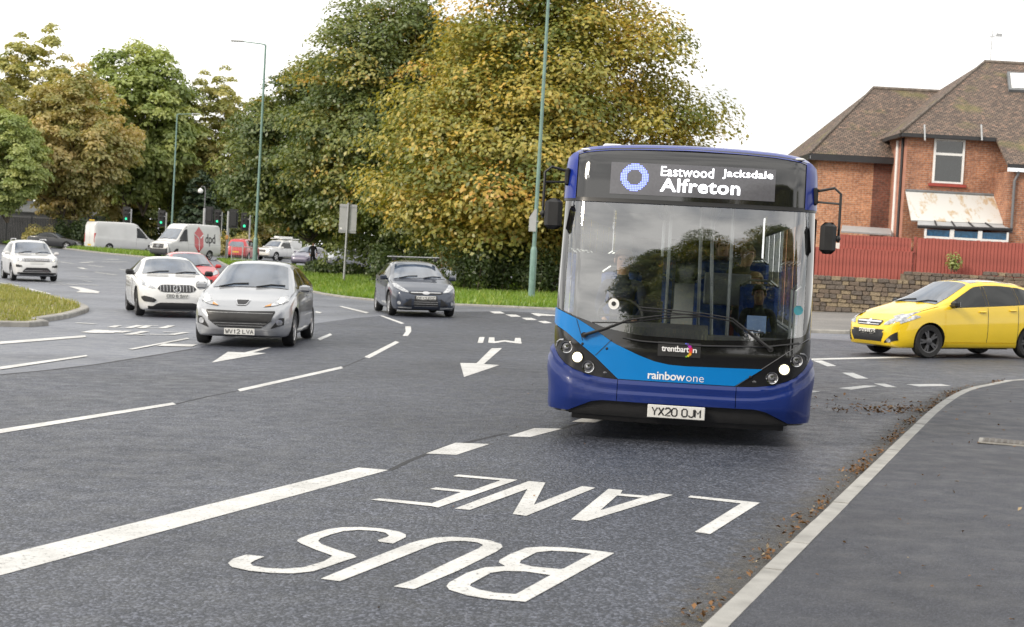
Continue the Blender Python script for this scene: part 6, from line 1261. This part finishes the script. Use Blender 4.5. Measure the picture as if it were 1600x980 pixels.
MB().box((0, 1.0, .55), (2.3, .9, .45)).build('dash_base', 'black_plastic', bus)
mb = MB(); mb.prism([(.33, .80), (.36, 1.08), (.62, 1.12), (.80, .98), (.85, .72)], 'x', -1.1, .25); mb.prism([(.30, .80), (.33, 1.03), (.50, 1.04), (.55, .72)], 'x', .25, 1.1); mb.build('dashboard', 'seat_grey', bus)
sw = MB(); sw.tube([(-.62 + .22 * math.cos(a), .88 + .10 * math.sin(a), 1.16 + .16 * math.sin(a)) for a in np.linspace(0, 2 * math.pi, 22)], .017, 6); sw.tube([(-.62, .88, 1.16), (-.62, .80, 1.0)], .03, 6); sw.tube([(-.83, .88, 1.16), (-.41, .88, 1.16)], .014, 5); sw.build('steering_wheel', 'ink', bus, True)
cb = MB().box((-.70, 1.86, 1.05), (.92, .04, 1.45)); cb.box((-.24, 1.5, .85), (.04, .7, .9)); cb.build('cab_partition', 'seat_grey', bus); MB().box((-.34, 1.25, 1.2), (.2, .3, .34), bev=.03).build('ticket_machine', 'black_plastic', bus)
def seat_part(x, y, z, s=1.0):
    b = MB().box((x, y, z + .45), (.42, .42, .10), bev=.03).build('seat', 'seat_blue', bus); MB().box((x, y + .22, z + .82), (.42, .09, .72), bev=.04).build('backrest', 'seat_blue', b); MB().box((x, y + .272, z + .80), (.43, .02, .74), bev=.008).build('seat_shell', 'seat_grey', b); MB().tube([(x, y, z - .02), (x, y, z + .42)], .04, 6).build('pedestal', 'pole_grey', b); MB().tube([(x - .2, y + .22, z + 1.16), (x - .12, y + .22, z + 1.22), (x + .12, y + .22, z + 1.22), (x + .2, y + .22, z + 1.16)], .014, 5).build('grab_rail', 'pole_grey', b)
seat_part(-.66, 1.45, .42); seat_part(.82, 2.62, .35); seat_part(.80, 3.35, .35); seat_part(.32, 3.25, .35); seat_part(-.80, 3.35, .35); seat_part(-.36, 3.35, .35)
for y, z in ((5.05, .60), (6.0, .60), (6.95, .60), (7.9, .60), (8.85, .60)):
    for x in (-.82, -.38, .38, .82): seat_part(x, y, z)
for (a, b) in (((.13, 2.2, 2.48), (.18, 2.2, .35)), ((.24, 2.3, 2.48), (.34, 2.15, .35)), ((.466, 2.0, 2.48), (.471, 2.0, .35)), ((-.2, 3.1, 2.48), (-.2, 3.1, .35)), ((.3, 4.6, 2.48), (.3, 4.6, .6)), ((-.3, 4.6, 2.48), (-.3, 4.6, .6))): MB().tube([a, b], .018, 7).build('grab_pole', 'pole_grey', bus, True)
for x in (-.35, .35): MB().tube([(x, 2.2, 2.30), (x, 9.5, 2.30)], .017, 6).build('ceiling_rail', 'pole_grey', bus)
MB().box((.47, 2.98, 1.45), (.52, .05, .36), bev=.015).build('modesty_panel', 'bus_grey', bus)
# wheels
for y in (2.6, 8.6):
    for g in (-1, 1): put_wheel(bus, g * 1.04, y, .47, 'rim_silver', .29, g)
for o in [c for c in bus.children if c.name.startswith('wheel')]: o.rotation_euler = (0, 0, math.pi / 2 if o.location.x > 0 else -math.pi / 2); o.rotation_euler = (0, 0, -math.pi / 2 if o.location.x > 0 else math.pi / 2)
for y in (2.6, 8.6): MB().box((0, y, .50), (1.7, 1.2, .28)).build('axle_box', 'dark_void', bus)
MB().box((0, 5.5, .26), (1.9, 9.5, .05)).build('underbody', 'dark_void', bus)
# wipers, mirrors, stickers
for P in ([(-.92, .985), (-.72, 1.06), (-.5, 1.157), (-.2, 1.215), (.163, 1.250)], [(.833, .955), (.68, 1.063), (.56, 1.155), (.464, 1.224), (.193, 1.256), (-.1, 1.27), (-.412, 1.280)]):
    w_ = MB().tube([fpt(u, v, .045) for u, v in P], [.017, .013, .009] + [.006] * (len(P) - 3), 6).build('wiper', 'black_plastic', bus, True)
    MB().lathe([(.027, -.05), (.027, .02)], fpt(*P[0], 0), 'y', 12).build('pivot', 'black_plastic', w_); k = P[2:]; MB().tube([fpt(u, v - .028, .02) for u, v in ([(P[2][0] - (.35 if P[0][0] < 0 else -.2), P[2][1] - .02)] + list(k))], .007, 5).build('blade', 'ink', w_, True)
for g, (au, av, mu, mv, hu, hv, hw, hh) in ((-1, (1.19, 2.545, 1.405, 2.12, 1.30, 2.125, .17, .30)), (1, (1.20, 2.47, 1.425, 2.03, 1.325, 2.025, .15, .30))):
    y = .42; mr = MB().tube([(g * au, y + .1, av), (g * (mu - .06), y, av + .035), (g * mu, y - .02, av - .02), (g * mu, y - .03, (av + mv) / 2), (g * mu, y - .03, mv - .04)], .013, 8); mr.tube([(g * au, y + .1, av - .10), (g * mu, y - .02, av - .115)], .011, 7); o = mr.build('mirror_arm', 'black_plastic', bus, True)
    MB().box((g * 1.195, y + .1, av - .05), (.05, .10, .17), bev=.015).build('bracket', 'black_plastic', o)
    h = MB().box((g * hu, y - .06, hv), (hw, .12, hh), bev=.038).build('mirror_head', 'black_plastic', o); MB().ellip((g * (hu + hw / 2 + .015), y - .05, hv - .0), (.03, .03, .03), 10, 7).build('ball_joint', 'black_plastic', o, True); MB().box((g * hu, y + .004, hv), (hw - .03, .006, hh - .04)).build('mirror_glass', 'chrome', h)
p = fpt(-.66, 1.30, .004)
def disc_on(u, v, r, m, off, nm):
    MB().add([fpt(u + r * math.cos(a), v + r * math.sin(a), off) for a in np.linspace(0, 2 * math.pi, 20, endpoint=False)], [tuple(range(20))]).build(nm, m, bus)
disc_on(-.655, 1.295, .052, 'upvc', .005, 'round_sticker'); disc_on(-.655, 1.297, .022, 'ink', .008, 'sticker_centre')
mat('sticker_teal', (.05, .30, .36), .4); disc_on(1.075, 1.33, .045, 'sticker_teal', .005, 'round_sticker')
mat('notice_blue', (.16, .24, .42), .6); MB().grid([[fpt(u, v, -.012) for v in (1.10, 1.26)] for u in (.60, .78)]).build('notice', 'notice_blue', bus)
# passengers, driver and the pedestrian
def B(u, d, z): return (bx_ + u * math.cos(TH) + d * math.sin(TH), by_ - u * math.sin(TH) + d * math.cos(TH), bus.matrix_world.translation.z + z)
person('person', 'child in black with short dark hair on the front bus seat', B(.81, 2.60, .37), -TH, 'sit', .82, 'cloth_black', 'cloth_navy', 'skin_dark', 'hair_dark')
person('person', 'blond passenger sitting behind the dark-haired child on the bus', B(.79, 3.33, .32), -TH, 'sit', .95, 'cloth_black', 'cloth_navy', 'skin', 'hair_blond')
person('person', 'blond passenger in an olive top leaning into the bus aisle', B(.62, 5.05, .60), -TH + .25, 'sit', .98, 'cloth_olive', 'cloth_maroon', 'skin', 'hair_blond', 'short', (.16, -.05))
person('person', 'passenger with long brown hair and dark blue top further back on the bus', B(.46, 6.0, .62), -TH, 'sit', 1.04, 'cloth_navy', 'cloth_black', 'skin', 'hair_brown', 'long')
person('person', 'bus driver in a dark jacket behind the steering wheel', B(-.64, 1.45, .42), -TH, 'sit', 1.0, 'cloth_navy', 'cloth_navy', 'skin', 'hair_brown')
x = at(488, 410, 108)[0]; person('person', 'pedestrian in black clothes standing beside the parked purple car', (x, 108, float(G(x, 108)) + .09), R_(20), 'walk', 1.0, 'cloth_black', 'cloth_black', 'skin', 'hair_dark', 'hood')
